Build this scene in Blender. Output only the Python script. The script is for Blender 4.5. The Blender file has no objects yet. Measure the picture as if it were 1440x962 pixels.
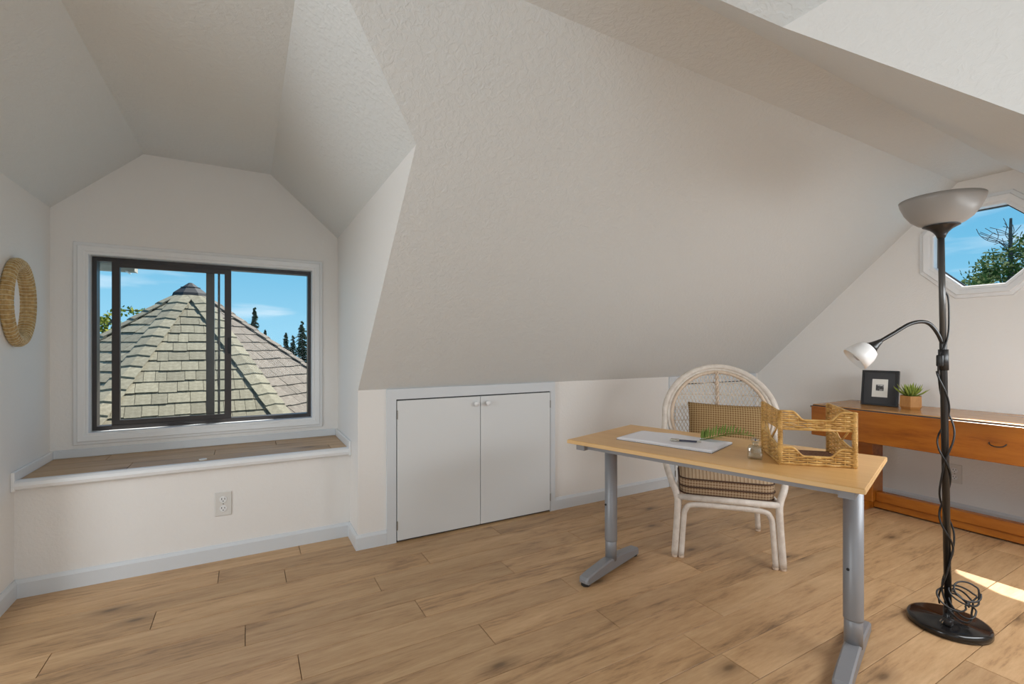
import bpy, bmesh, math, random
from mathutils import Vector, Matrix

# ------------------------------------------------------------------ camera, sky, sun, light, exposure
scene = bpy.context.scene
COL = scene.collection
F_PX = 663.0
YAW = math.atan2(373.0, F_PX)
cam_d = bpy.data.cameras.new('camera')
cam = bpy.data.objects.new('camera', cam_d)
COL.objects.link(cam)
cam.location = (0, 0, 1.14)
cam.rotation_euler = (math.pi / 2, 0, -YAW)
cam_d.sensor_fit = 'HORIZONTAL'
cam_d.sensor_width = 36.0
cam_d.lens = 36.0 * F_PX / 1440.0
cam_d.shift_y = 7.0 / 1440.0
cam_d.clip_start = 0.02
cam_d.clip_end = 300
scene.camera = cam

world = bpy.data.worlds.new('sky')
scene.world = world
world.use_nodes = True
wn = world.node_tree
wn.nodes.clear()
w_out = wn.nodes.new('ShaderNodeOutputWorld')
w_bg = wn.nodes.new('ShaderNodeBackground')
w_tc = wn.nodes.new('ShaderNodeTexCoord')
w_sep = wn.nodes.new('ShaderNodeSeparateXYZ')
w_ramp = wn.nodes.new('ShaderNodeValToRGB')
w_ramp.color_ramp.elements[0].position = 0.0
w_ramp.color_ramp.elements[0].color = (0.30, 0.60, 0.78, 1)
w_ramp.color_ramp.elements[1].position = 0.55
w_ramp.color_ramp.elements[1].color = (0.07, 0.27, 0.58, 1)
e = w_ramp.color_ramp.elements.new(0.17)
e.color = (0.15, 0.45, 0.68, 1)
# thin cloud wisps
w_map = wn.nodes.new('ShaderNodeMapping')
w_map.inputs['Scale'].default_value = (2.2, 2.2, 13.0)
w_noise = wn.nodes.new('ShaderNodeTexNoise')
w_noise.inputs['Scale'].default_value = 1.6
w_noise.inputs['Detail'].default_value = 6
w_cr = wn.nodes.new('ShaderNodeValToRGB')
w_cr.color_ramp.elements[0].position = 0.57
w_cr.color_ramp.elements[0].color = (0, 0, 0, 1)
w_cr.color_ramp.elements[1].position = 0.80
w_cr.color_ramp.elements[1].color = (0.8, 0.8, 0.8, 1)
w_mix = wn.nodes.new('ShaderNodeMixRGB')
w_mix.inputs['Color2'].default_value = (0.85, 0.9, 0.95, 1)
wn.links.new(w_tc.outputs['Generated'], w_sep.inputs[0])
wn.links.new(w_sep.outputs['Z'], w_ramp.inputs['Fac'])
wn.links.new(w_tc.outputs['Generated'], w_map.inputs['Vector'])
wn.links.new(w_map.outputs['Vector'], w_noise.inputs['Vector'])
wn.links.new(w_noise.outputs['Fac'], w_cr.inputs['Fac'])
wn.links.new(w_cr.outputs['Color'], w_mix.inputs['Fac'])
wn.links.new(w_ramp.outputs['Color'], w_mix.inputs['Color1'])
wn.links.new(w_mix.outputs['Color'], w_bg.inputs['Color'])
w_bg.inputs['Strength'].default_value = 0.98
wn.links.new(w_bg.outputs[0], w_out.inputs['Surface'])

SUN_TO = Vector((1.10, 0.43, 1.80)).normalized()
sun_d = bpy.data.lights.new('sun', 'SUN')
sun_d.energy = 8.2
sun_d.angle = 0.009
sun_d.color = (1.0, 0.96, 0.90)
sun = bpy.data.objects.new('sun', sun_d)
COL.objects.link(sun)
sun.rotation_euler = SUN_TO.to_track_quat('Z', 'Y').to_euler()
sun.location = (6, 3, 8)

def area_light(name, loc, direction, sx, sy, watts, color):
    d = bpy.data.lights.new(name, 'AREA')
    d.shape = 'RECTANGLE'
    d.size, d.size_y = sx, sy
    d.energy = watts
    d.color = color
    o = bpy.data.objects.new(name, d)
    COL.objects.link(o)
    o.location = loc
    o.rotation_euler = Vector(direction).to_track_quat('-Z', 'Z').to_euler()
    return o
# daylight by the rear dormer window, then two fill lamps added out of view
area_light('daylight_rear_window', (0.375, -1.03, 1.16), (0, 1, 0.0), 1.12, 0.98, 8.0, (0.96, 0.985, 1.0))
area_light('added_fill_side', (-2.43, 1.17, 1.25), (1, 0.12, 0.0), 1.35, 1.25, 27, (0.96, 0.985, 1.0))  # no window known there, lamp added to balance the light
area_light('added_fill_slope', (2.75, 0.02, 1.262), (0, 0.69, -0.725), 1.5, 0.52, 19, (0.96, 0.985, 1.0))  # added to brighten the right-hand end of the room

vs = scene.view_settings
vs.view_transform = 'Standard'
vs.look = 'None'
vs.gamma = 1.0
vs.use_curve_mapping = False
vs.exposure = 0.3

# ------------------------------------------------------------------ materials
def new_mat(name, color, rough=0.6, metal=0.0, spec=None):
    m = bpy.data.materials.new(name)
    m.use_nodes = True
    b = m.node_tree.nodes['Principled BSDF']
    b.inputs['Base Color'].default_value = (*color, 1)
    b.inputs['Roughness'].default_value = rough
    b.inputs['Metallic'].default_value = metal
    if spec is not None:
        b.inputs['Specular IOR Level'].default_value = spec
    return m, m.node_tree, b

def nd(nt, kind, **kw):
    n = nt.nodes.new(kind)
    for k, v in kw.items():
        n.inputs[k].default_value = v
    return n

def ramp(nt, fac, stops):
    r = nt.nodes.new('ShaderNodeValToRGB')
    r.color_ramp.elements[0].position = stops[0][0]
    r.color_ramp.elements[0].color = (*stops[0][1], 1)
    r.color_ramp.elements[1].position = stops[-1][0]
    r.color_ramp.elements[1].color = (*stops[-1][1], 1)
    for p, c in stops[1:-1]:
        el = r.color_ramp.elements.new(p)
        el.color = (*c, 1)
    nt.links.new(fac, r.inputs['Fac'])
    return r.outputs['Color']

def bump(nt, b, height, strength, dist):
    bp = nt.nodes.new('ShaderNodeBump')
    bp.inputs['Strength'].default_value = strength
    bp.inputs['Distance'].default_value = dist
    nt.links.new(height, bp.inputs['Height'])
    nt.links.new(bp.outputs['Normal'], b.inputs['Normal'])

def plaster(name, color, s1, strength, dist, rough=0.55):
    m, nt, b = new_mat(name, color, rough, spec=0.35)
    tc = nt.nodes.new('ShaderNodeTexCoord')
    n1 = nd(nt, 'ShaderNodeTexNoise', Scale=s1, Detail=3.0, Roughness=0.55, Distortion=0.6)
    n2 = nd(nt, 'ShaderNodeTexNoise', Scale=s1 * 0.28, Detail=2.0)
    nt.links.new(tc.outputs['Object'], n1.inputs['Vector'])
    nt.links.new(tc.outputs['Object'], n2.inputs['Vector'])
    r1 = ramp(nt, n1.outputs['Fac'], [(0.42, (0, 0, 0)), (0.6, (1, 1, 1))])
    ad = nt.nodes.new('ShaderNodeMixRGB')
    ad.blend_type = 'MULTIPLY'
    ad.inputs['Fac'].default_value = 0.6
    nt.links.new(r1, ad.inputs['Color1'])
    nt.links.new(n2.outputs['Fac'], ad.inputs['Color2'])
    bump(nt, b, ad.outputs['Color'], strength, dist)
    return m

def wood(name, light, mid, dark, axis=0, stretch=9.0, scale=9.0, rough=0.42, knots=True, per_object=0.22, bumpy=0.05):
    """boards whose grain runs along the object axis given"""
    m, nt, b = new_mat(name, mid, rough)
    tc = nt.nodes.new('ShaderNodeTexCoord')
    oi = nt.nodes.new('ShaderNodeObjectInfo')
    mul = nt.nodes.new('ShaderNodeMath'); mul.operation = 'MULTIPLY'; mul.inputs[1].default_value = 57.0
    nt.links.new(oi.outputs['Random'], mul.inputs[0])
    cmb = nt.nodes.new('ShaderNodeCombineXYZ')
    for i in range(3):
        nt.links.new(mul.outputs[0], cmb.inputs[i])
    add = nt.nodes.new('ShaderNodeVectorMath'); add.operation = 'ADD'
    nt.links.new(tc.outputs['Object'], add.inputs[0])
    nt.links.new(cmb.outputs[0], add.inputs[1])
    mp = nt.nodes.new('ShaderNodeMapping')
    sc = [1.0, 1.0, 1.0]; sc[axis] = 1.0 / stretch
    mp.inputs['Scale'].default_value = sc
    nt.links.new(add.outputs[0], mp.inputs['Vector'])
    n1 = nd(nt, 'ShaderNodeTexNoise', Scale=scale, Detail=7.0, Roughness=0.62, Distortion=1.3)
    nt.links.new(mp.outputs[0], n1.inputs['Vector'])
    n2 = nd(nt, 'ShaderNodeTexNoise', Scale=scale * 9, Detail=4.0, Roughness=0.7)
    nt.links.new(mp.outputs[0], n2.inputs['Vector'])
    mixf = nt.nodes.new('ShaderNodeMixRGB'); mixf.inputs['Fac'].default_value = 0.38
    nt.links.new(n1.outputs['Fac'], mixf.inputs['Color1'])
    nt.links.new(n2.outputs['Fac'], mixf.inputs['Color2'])
    col = ramp(nt, mixf.outputs['Color'], [(0.30, dark), (0.46, mid), (0.66, light)])
    if knots:
        mp2 = nt.nodes.new('ShaderNodeMapping')
        sc2 = [1.0, 1.0, 1.0]; sc2[axis] = 0.42
        mp2.inputs['Scale'].default_value = sc2
        nt.links.new(add.outputs[0], mp2.inputs['Vector'])
        vz = nd(nt, 'ShaderNodeTexVoronoi', Scale=2.4)
        vz.voronoi_dimensions = '2D' if axis == 0 else '3D'
        vz.inputs['Randomness'].default_value = 1.0
        nt.links.new(mp2.outputs[0], vz.inputs['Vector'])
        k_ = 1.0 if axis == 0 else 2.6
        kn = ramp(nt, vz.outputs['Distance'], [(0.015 * k_, (0.2, 0.18, 0.16)), (0.04 * k_, (0.62, 0.6, 0.58)), (0.11 * k_, (1, 1, 1))])
        mk = nt.nodes.new('ShaderNodeMixRGB'); mk.blend_type = 'MULTIPLY'; mk.inputs['Fac'].default_value = 0.8
        nt.links.new(col, mk.inputs['Color1']); nt.links.new(kn, mk.inputs['Color2'])
        col = mk.outputs['Color']
    hsv = nt.nodes.new('ShaderNodeHueSaturation')
    mr = nt.nodes.new('ShaderNodeMapRange')
    mr.inputs['To Min'].default_value = 1.0 - per_object
    mr.inputs['To Max'].default_value = 1.0 + per_object
    nt.links.new(oi.outputs['Random'], mr.inputs['Value'])
    nt.links.new(mr.outputs[0], hsv.inputs['Value'])
    nt.links.new(col, hsv.inputs['Color'])
    nt.links.new(hsv.outputs['Color'], b.inputs['Base Color'])
    bump(nt, b, n2.outputs['Fac'], bumpy, 0.002)
    return m

def speckle(name, c1, c2, scale, rough=0.8, per_object=0.0, bumpd=0.0):
    m, nt, b = new_mat(name, c1, rough)
    tc = nt.nodes.new('ShaderNodeTexCoord')
    n = nd(nt, 'ShaderNodeTexNoise', Scale=scale, Detail=4.0, Roughness=0.65)
    nt.links.new(tc.outputs['Object'], n.inputs['Vector'])
    col = ramp(nt, n.outputs['Fac'], [(0.35, c1), (0.65, c2)])
    if per_object:
        oi = nt.nodes.new('ShaderNodeObjectInfo')
        mr = nt.nodes.new('ShaderNodeMapRange')
        mr.inputs['To Min'].default_value = 1 - per_object
        mr.inputs['To Max'].default_value = 1 + per_object
        nt.links.new(oi.outputs['Random'], mr.inputs['Value'])
        hsv = nt.nodes.new('ShaderNodeHueSaturation')
        nt.links.new(mr.outputs[0], hsv.inputs['Value'])
        nt.links.new(col, hsv.inputs['Color'])
        col = hsv.outputs['Color']
    nt.links.new(col, b.inputs['Base Color'])
    if bumpd:
        bump(nt, b, n.outputs['Fac'], 0.5, bumpd)
    return m

def plaid(name, base, dark, light, sx, sz, stripes_only=False):
    """small woven check: fine cream and dark threads on a tan ground"""
    m, nt, b = new_mat(name, base, 0.9, spec=0.1)
    tc = nt.nodes.new('ShaderNodeTexCoord')
    sep = nt.nodes.new('ShaderNodeSeparateXYZ')
    nt.links.new(tc.outputs['Object'], sep.inputs[0])
    def band(out, freq, thr):
        mu = nt.nodes.new('ShaderNodeMath'); mu.operation = 'MULTIPLY'; mu.inputs[1].default_value = freq
        fr = nt.nodes.new('ShaderNodeMath'); fr.operation = 'FRACT'
        lt = nt.nodes.new('ShaderNodeMath'); lt.operation = 'LESS_THAN'; lt.inputs[1].default_value = thr
        nt.links.new(out, mu.inputs[0]); nt.links.new(mu.outputs[0], fr.inputs[0]); nt.links.new(fr.outputs[0], lt.inputs[0])
        return lt.outputs[0]
    def over(c_in, fac, col, amount=1.0):
        mx = nt.nodes.new('ShaderNodeMixRGB')
        ml = nt.nodes.new('ShaderNodeMath'); ml.operation = 'MULTIPLY'; ml.inputs[1].default_value = amount
        nt.links.new(fac, ml.inputs[0]); nt.links.new(ml.outputs[0], mx.inputs['Fac'])
        if isinstance(c_in, tuple):
            mx.inputs['Color1'].default_value = (*c_in, 1)
        else:
            nt.links.new(c_in, mx.inputs['Color1'])
        mx.inputs['Color2'].default_value = (*col, 1)
        return mx.outputs['Color']
    c = over(base, band(sep.outputs['X'], sx, 0.45), dark, 0.75)
    if not stripes_only:
        c = over(c, band(sep.outputs['Z'], sz, 0.42), dark, 0.75)
        c = over(c, band(sep.outputs['Z'], sz / 2.0, 0.16), light, 0.75)
    c = over(c, band(sep.outputs['X'], sx / 2.0, 0.16), light, 0.75)
    nt.links.new(c, b.inputs['Base Color'])
    return m

def glass_mat(name, tint, gloss=0.06, rough=0.0):
    m = bpy.data.materials.new(name)
    m.use_nodes = True
    nt = m.node_tree
    nt.nodes.clear()
    o = nt.nodes.new('ShaderNodeOutputMaterial')
    t = nd(nt, 'ShaderNodeBsdfTransparent', Color=(*tint, 1))
    g = nd(nt, 'ShaderNodeBsdfGlossy', Roughness=rough)
    mx = nt.nodes.new('ShaderNodeMixShader')
    mx.inputs[0].default_value = gloss
    nt.links.new(t.outputs[0], mx.inputs[1])
    nt.links.new(g.outputs[0], mx.inputs[2])
    nt.links.new(mx.outputs[0], o.inputs['Surface'])
    return m

def leafy(name, c1, c2, scale=2.0):
    m, nt, b = new_mat(name, c1, 0.85, spec=0.1)
    tc = nt.nodes.new('ShaderNodeTexCoord')
    n = nd(nt, 'ShaderNodeTexNoise', Scale=scale, Detail=3.0)
    nt.links.new(tc.outputs['Object'], n.inputs['Vector'])
    nt.links.new(ramp(nt, n.outputs['Fac'], [(0.35, c1), (0.65, c2)]), b.inputs['Base Color'])
    b.inputs['Subsurface Weight'].default_value = 0.0
    return m

M = {}
M['wall'] = plaster('wall_paint', (0.85, 0.825, 0.795), 60, 0.2, 0.003)
M['ceiling'] = plaster('ceiling_paint', (0.74, 0.755, 0.75), 46, 0.38, 0.004, 0.45)
M['trim'] = new_mat('trim_white', (0.69, 0.72, 0.75), 0.35)[0]
M['door'] = new_mat('door_white', (0.75, 0.765, 0.77), 0.42)[0]
M['casing'] = new_mat('window_casing_white', (0.84, 0.845, 0.85), 0.3)[0]
M['oak'] = wood('oak_floor', (0.63, 0.41, 0.22), (0.49, 0.295, 0.145), (0.17, 0.092, 0.042), 0, 8, 9, 0.42, True, 0.10, 0.08)
M['joint'] = new_mat('floor_underlay', (0.07, 0.045, 0.03), 0.9)[0]
M['bronze'] = new_mat('bronze_aluminium', (0.055, 0.05, 0.05), 0.4, 0.5)[0]
M['glass'] = glass_mat('window_glass', (0.97, 0.985, 0.99), 0.004)
M['bottle_glass'] = glass_mat('bottle_glass', (0.90, 0.92, 0.91), 0.16, 0.03)
M['beech'] = wood('beech_desk', (0.78, 0.475, 0.19), (0.71, 0.405, 0.15), (0.61, 0.335, 0.115), 0, 14, 10, 0.33, False, 0.0, 0.01)
M['beech_edge'] = wood('beech_edge', (0.80, 0.53, 0.25), (0.74, 0.46, 0.2), (0.66, 0.4, 0.17), 0, 14, 10, 0.4, False, 0.0, 0.01)
M['silver'] = new_mat('silver_paint', (0.27, 0.275, 0.29), 0.42, 0.25)[0]
M['black'] = new_mat('black_plastic', (0.012, 0.012, 0.013), 0.4)[0]
M['black_gloss'] = new_mat('black_lacquer', (0.010, 0.009, 0.009), 0.16)[0]
M['black_metal'] = new_mat('black_metal', (0.016, 0.015, 0.015), 0.3)[0]
M['pole_grey'] = new_mat('dark_grey_metal', (0.09, 0.088, 0.085), 0.3, 0.4)[0]
M['shade'] = new_mat('frosted_plastic_shade', (0.34, 0.325, 0.31), 0.35)[0]
M['shade_small'] = new_mat('frosted_white_shade', (0.80, 0.79, 0.78), 0.3)[0]
for k in ('shade', 'shade_small'):
    M[k].node_tree.nodes['Principled BSDF'].inputs['Transmission Weight'].default_value = 0.0
M['bulb'] = new_mat('bulb_glass', (0.55, 0.55, 0.56), 0.15, 0.3)[0]
M['pine'] = wood('pine_console', (0.45, 0.155, 0.018), (0.35, 0.105, 0.010), (0.18, 0.044, 0.006), 1, 7, 5, 0.26, True, 0.0, 0.02)
M['pine_top'] = wood('pine_console_top', (0.56, 0.29, 0.10), (0.47, 0.225, 0.07), (0.33, 0.14, 0.04), 1, 7, 5, 0.22, True, 0.0, 0.02)
M['rattan'] = speckle('whitewashed_rattan', (0.62, 0.545, 0.475), (0.74, 0.675, 0.60), 26, 0.5)
M['rattan_tan'] = speckle('tan_rattan', (0.60, 0.46, 0.34), (0.70, 0.57, 0.45), 26, 0.55)
M['cane'] = speckle('cane', (0.58, 0.47, 0.35), (0.72, 0.61, 0.48), 40, 0.6)
M['wicker'] = speckle('honey_wicker', (0.48, 0.25, 0.06), (0.80, 0.50, 0.17), 26, 0.45)
M['wicker_dark'] = speckle('brown_wicker', (0.16, 0.075, 0.05), (0.30, 0.17, 0.11), 120, 0.6)
M['seagrass'] = speckle('seagrass', (0.36, 0.21, 0.06), (0.60, 0.42, 0.19), 60, 0.7)
M['seagrass_pale'] = speckle('seagrass_stitch', (0.62, 0.53, 0.35), (0.74, 0.66, 0.48), 60, 0.7)
M['mirror'] = new_mat('mirror', (0.9, 0.9, 0.9), 0.02, 1.0)[0]
M['plaid'] = plaid('brown_check_fabric', (0.34, 0.20, 0.085), (0.13, 0.07, 0.03), (0.56, 0.42, 0.23), 150, 150)
M['plaid_stripe'] = plaid('tan_check_fabric', (0.40, 0.27, 0.16), (0.15, 0.085, 0.05), (0.60, 0.48, 0.33), 140, 140)
M['piping'] = new_mat('dark_brown_piping', (0.07, 0.035, 0.02), 0.9)[0]
M['paper'] = new_mat('white_paper', (0.84, 0.83, 0.87), 0.7)[0]
M['paper_edge'] = speckle('page_edges', (0.62, 0.62, 0.66), (0.78, 0.78, 0.80), 300, 0.8)
M['pen'] = new_mat('pen_metal', (0.55, 0.53, 0.46), 0.25, 0.9)[0]
M['pen_dark'] = new_mat('pen_barrel', (0.06, 0.06, 0.09), 0.3)[0]
M['fern'] = leafy('fern_green', (0.07, 0.14, 0.03), (0.24, 0.30, 0.07), 30)
M['succulent'] = leafy('succulent_green', (0.06, 0.13, 0.02), (0.30, 0.37, 0.08), 22)
M['pot'] = wood('acacia_pot', (0.52, 0.26, 0.085), (0.43, 0.20, 0.06), (0.30, 0.125, 0.035), 2, 5, 20, 0.45, False, 0.0)
M['soil'] = speckle('soil', (0.03, 0.02, 0.012), (0.09, 0.06, 0.035), 80, 0.95)
M['mat_grey'] = new_mat('dark_grey_mat', (0.050, 0.051, 0.055), 0.75)[0]
M['mat_white'] = new_mat('white_mat', (0.80, 0.78, 0.72), 0.8)[0]
M['outlet'] = new_mat('outlet_plastic', (0.72, 0.70, 0.665), 0.35)[0]
M['slot'] = new_mat('outlet_slot', (0.05, 0.05, 0.05), 0.6)[0]
M['brass'] = new_mat('hinge_metal', (0.32, 0.31, 0.29), 0.35, 0.8)[0]
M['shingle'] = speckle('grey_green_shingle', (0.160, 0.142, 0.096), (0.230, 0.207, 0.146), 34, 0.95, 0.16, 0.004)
M['shingle_sunward'] = speckle('sun_tinted_shingle', (0.132, 0.108, 0.084), (0.184, 0.154, 0.122), 34, 0.95, 0.14, 0.004)  # sun's warm cast on the right-hand facets, put into the colour
M['roof_felt'] = new_mat('roof_felt', (0.05, 0.045, 0.04), 0.95)[0]
M['vent_metal'] = new_mat('dark_roof_metal', (0.014, 0.014, 0.014), 0.7, 0.0)[0]
M['siding'] = speckle('cream_siding', (0.36, 0.33, 0.27), (0.42, 0.39, 0.33), 8, 0.8)
M['conifer'] = leafy('conifer_needles', (0.008, 0.024, 0.012), (0.024, 0.05, 0.02), 1.2)
M['bark'] = speckle('bark', (0.05, 0.04, 0.035), (0.12, 0.10, 0.085), 14, 0.95)
M['leaf'] = leafy('leaf_green', (0.035, 0.075, 0.012), (0.11, 0.14, 0.03), 1.5)
M['leaf_yellow'] = leafy('leaf_yellow_green', (0.09, 0.125, 0.012), (0.21, 0.21, 0.03), 2.5)

def picture_mat():
    """tiny monochrome landscape print: pale sky, dark clump of trees"""
    m, nt, b = new_mat('monochrome_print', (0.5, 0.5, 0.5), 0.6)
    tc = nt.nodes.new('ShaderNodeTexCoord')
    n = nd(nt, 'ShaderNodeTexNoise', Scale=46.0, Detail=4.0)
    nt.links.new(tc.outputs['Object'], n.inputs['Vector'])
    sep = nt.nodes.new('ShaderNodeSeparateXYZ')
    nt.links.new(tc.outputs['Object'], sep.inputs[0])
    mu = nt.nodes.new('ShaderNodeMath'); mu.operation = 'MULTIPLY_ADD'
    mu.inputs[1].default_value = 9.0
    nt.links.new(sep.outputs['Z'], mu.inputs[0]); nt.links.new(n.outputs['Fac'], mu.inputs[2])
    nt.links.new(ramp(nt, mu.outputs[0], [(0.36, (0.30, 0.30, 0.29)), (0.46, (0.03, 0.03, 0.03)), (0.58, (0.10, 0.10, 0.10)), (0.66, (0.55, 0.55, 0.53))]), b.inputs['Base Color'])
    return m
M['print'] = picture_mat()

# ------------------------------------------------------------------ mesh helpers
def link(name, me, mat, parent=None, smooth=False):
    if mat is not None:
        me.materials.append(M[mat])
    if smooth:
        for p in me.polygons:
            p.use_smooth = True
    o = bpy.data.objects.new(name, me)
    COL.objects.link(o)
    if parent is not None:
        o.parent = parent
    return o

def obj(name, bm, mat, parent=None, smooth=False, loc=None):
    bmesh.ops.recalc_face_normals(bm, faces=bm.faces)
    me = bpy.data.meshes.new(name)
    bm.to_mesh(me)
    bm.free()
    o = link(name, me, mat, parent, smooth)
    if loc is not None:
        o.location = loc
    return o

def tag(o, label, cat=None, group=None, kind=None):
    if label: o['label'] = label
    if cat: o['category'] = cat
    if group: o['group'] = group
    if kind: o['kind'] = kind
    return o

def thing(name, label, cat, loc=(0, 0, 0), rotz=0.0, group=None):
    o = bpy.data.objects.new(name, None)
    o.empty_display_size = 0.1
    COL.objects.link(o)
    o.location = loc
    o.rotation_euler = (0, 0, rotz)
    return tag(o, label, cat, group)

def struct(o, label=None):
    o['kind'] = 'structure'
    if label: o['label'] = label
    return o

def box(bm, x0, x1, y0, y1, z0, z1, bev=0.0, seg=1):
    r = bmesh.ops.create_cube(bm, size=1.0)
    vs_ = r['verts']
    for v in vs_:
        v.co = Vector((x0 + (v.co.x + .5) * (x1 - x0), y0 + (v.co.y + .5) * (y1 - y0), z0 + (v.co.z + .5) * (z1 - z0)))
    if bev > 0:
        es = list({e_ for v in vs_ for e_ in v.link_edges})
        bmesh.ops.bevel(bm, geom=es, offset=bev, segments=seg, profile=0.5, affect='EDGES')
    return bm

def boxes(*args, bev=0.0, seg=1):
    bm = bmesh.new()
    for a in args:
        box(bm, *a, bev=bev, seg=seg)
    return bm

def catmull(pts, n=8, closed=False):
    pts = [Vector(p) for p in pts]
    out = []
    m = len(pts)
    rng = range(m) if closed else range(m - 1)
    for i in rng:
        p1, p2 = pts[i], pts[(i + 1) % m]
        p0 = pts[i - 1] if (closed or i > 0) else p1 * 2 - p2
        p3 = pts[(i + 2) % m] if (closed or i + 2 < m) else p2 * 2 - p1
        for k in range(n):
            t = k / n
            out.append(0.5 * ((2 * p1) + (-p0 + p2) * t + (2 * p0 - 5 * p1 + 4 * p2 - p3) * t * t + (-p0 + 3 * p1 - 3 * p2 + p3) * t ** 3))
    if not closed:
        out.append(pts[-1])
    return out

def tube(bm, pts, r, seg=8, closed=False, flat=1.0):
    pts = [Vector(p) for p in pts]
    n = len(pts)
    rad = r if isinstance(r, (list, tuple)) else [r] * n
    rings = []
    t_prev = None
    nrm = None
    for i in range(n):
        if closed:
            t = pts[(i + 1) % n] - pts[i - 1]
        else:
            t = pts[min(i + 1, n - 1)] - pts[max(i - 1, 0)]
        if t.length < 1e-9:
            t = t_prev or Vector((0, 0, 1))
        t = t.normalized()
        if nrm is None:
            a = Vector((0, 0, 1)) if abs(t.z) < 0.9 else Vector((1, 0, 0))
            nrm = (a - t * a.dot(t)).normalized()
        else:
            nrm = (nrm - t * nrm.dot(t))
            nrm = nrm.normalized() if nrm.length > 1e-6 else t.orthogonal().normalized()
        bn = t.cross(nrm)
        rings.append([bm.verts.new(pts[i] + (nrm * math.cos(2 * math.pi * k / seg) + bn * math.sin(2 * math.pi * k / seg) * flat) * rad[i]) for k in range(seg)])
        t_prev = t
    last = n if closed else n - 1
    for i in range(last):
        a, b_ = rings[i], rings[(i + 1) % n]
        for k in range(seg):
            bm.faces.new((a[k], a[(k + 1) % seg], b_[(k + 1) % seg], b_[k]))
    if not closed:
        bm.faces.new(rings[0][::-1])
        bm.faces.new(rings[-1])
    return bm

def tubes(paths, r, seg=8, closed=False):
    bm = bmesh.new()
    for p in paths:
        tube(bm, p, r, seg, closed)
    return bm

def lathe(bm, prof, seg=32, mat=None):
    """profile of (radius, z) turned about z; mat is an optional 4x4"""
    rings = []
    for r, z in prof:
        if r < 1e-6:
            rings.append([bm.verts.new((0, 0, z))])
        else:
            rings.append([bm.verts.new((r * math.cos(2 * math.pi * k / seg), r * math.sin(2 * math.pi * k / seg), z)) for k in range(seg)])
    for a, b_ in zip(rings[:-1], rings[1:]):
        if len(a) == 1 and len(b_) == 1:
            continue
        for k in range(seg):
            k2 = (k + 1) % seg
            if len(a) == 1:
                bm.faces.new((a[0], b_[k], b_[k2]))
            elif len(b_) == 1:
                bm.faces.new((a[k], a[k2], b_[0]))
            else:
                bm.faces.new((a[k], a[k2], b_[k2], b_[k]))
    if mat is not None:
        bmesh.ops.transform(bm, matrix=mat, verts=[v for rg in rings for v in rg])
    return bm

def keep_slab(name, pts, out, mat, parent=None, holes=()):
    bm = bmesh.new()
    loops = [list(pts)] + [list(h) for h in holes]
    es = []
    for loop in loops:
        vs_ = [bm.verts.new(p) for p in loop]
        es += [bm.edges.new((vs_[i], vs_[(i + 1) % len(vs_)])) for i in range(len(vs_))]
    if holes:
        bmesh.ops.triangle_fill(bm, use_beauty=True, edges=es)
    else:
        bm.faces.new(bm.verts[:])
    front = [[v.co.copy() for v in f.verts] for f in bm.faces]
    bm.free()
    o = Vector(out)
    bm = bmesh.new()
    for f in front:
        bm.faces.new([bm.verts.new(p) for p in f])
        bm.faces.new([bm.verts.new(p + o) for p in reversed(f)])
    for loop in loops:
        n = len(loop)
        for i in range(n):
            a, b_ = Vector(loop[i]), Vector(loop[(i + 1) % n])
            bm.faces.new([bm.verts.new(p) for p in (a, b_, b_ + o, a + o)])
    bmesh.ops.remove_doubles(bm, verts=bm.verts, dist=1e-5)
    return obj(name, bm, mat, parent)

# ------------------------------------------------------------------ the room
XL, XR = -2.5, 4.2              # gable walls
YK, ZK = 2.735, 0.895           # knee wall
SL = 0.95                       # roof pitch
ZT = 2.255                      # flat ceiling
YC1 = YK - (ZT - ZK) / SL       # crease front slope / flat
YC0 = 1.035                     # crease flat / rear slope
YKR = YC0 - (ZT - ZK) / SL      # rear knee wall
DX0, DX1 = -0.92, 0.545         # front dormer cheeks
KX0, KX1 = -0.52, 0.135         # front dormer creases
ZC = 1.888                      # top of the cheeks
YCH = YK - (ZC - ZK) / SL
YW = 3.42                       # window wall of the dormer
YS = 2.97                       # wall below the window seat
RX0, RX1 = -0.36, 1.11          # rear dormer cheeks
RK0, RK1 = 0.0, 0.75
YCHR = YC0 - (ZT - 1.9) / SL
YWR = -1.08
T = 0.10

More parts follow.
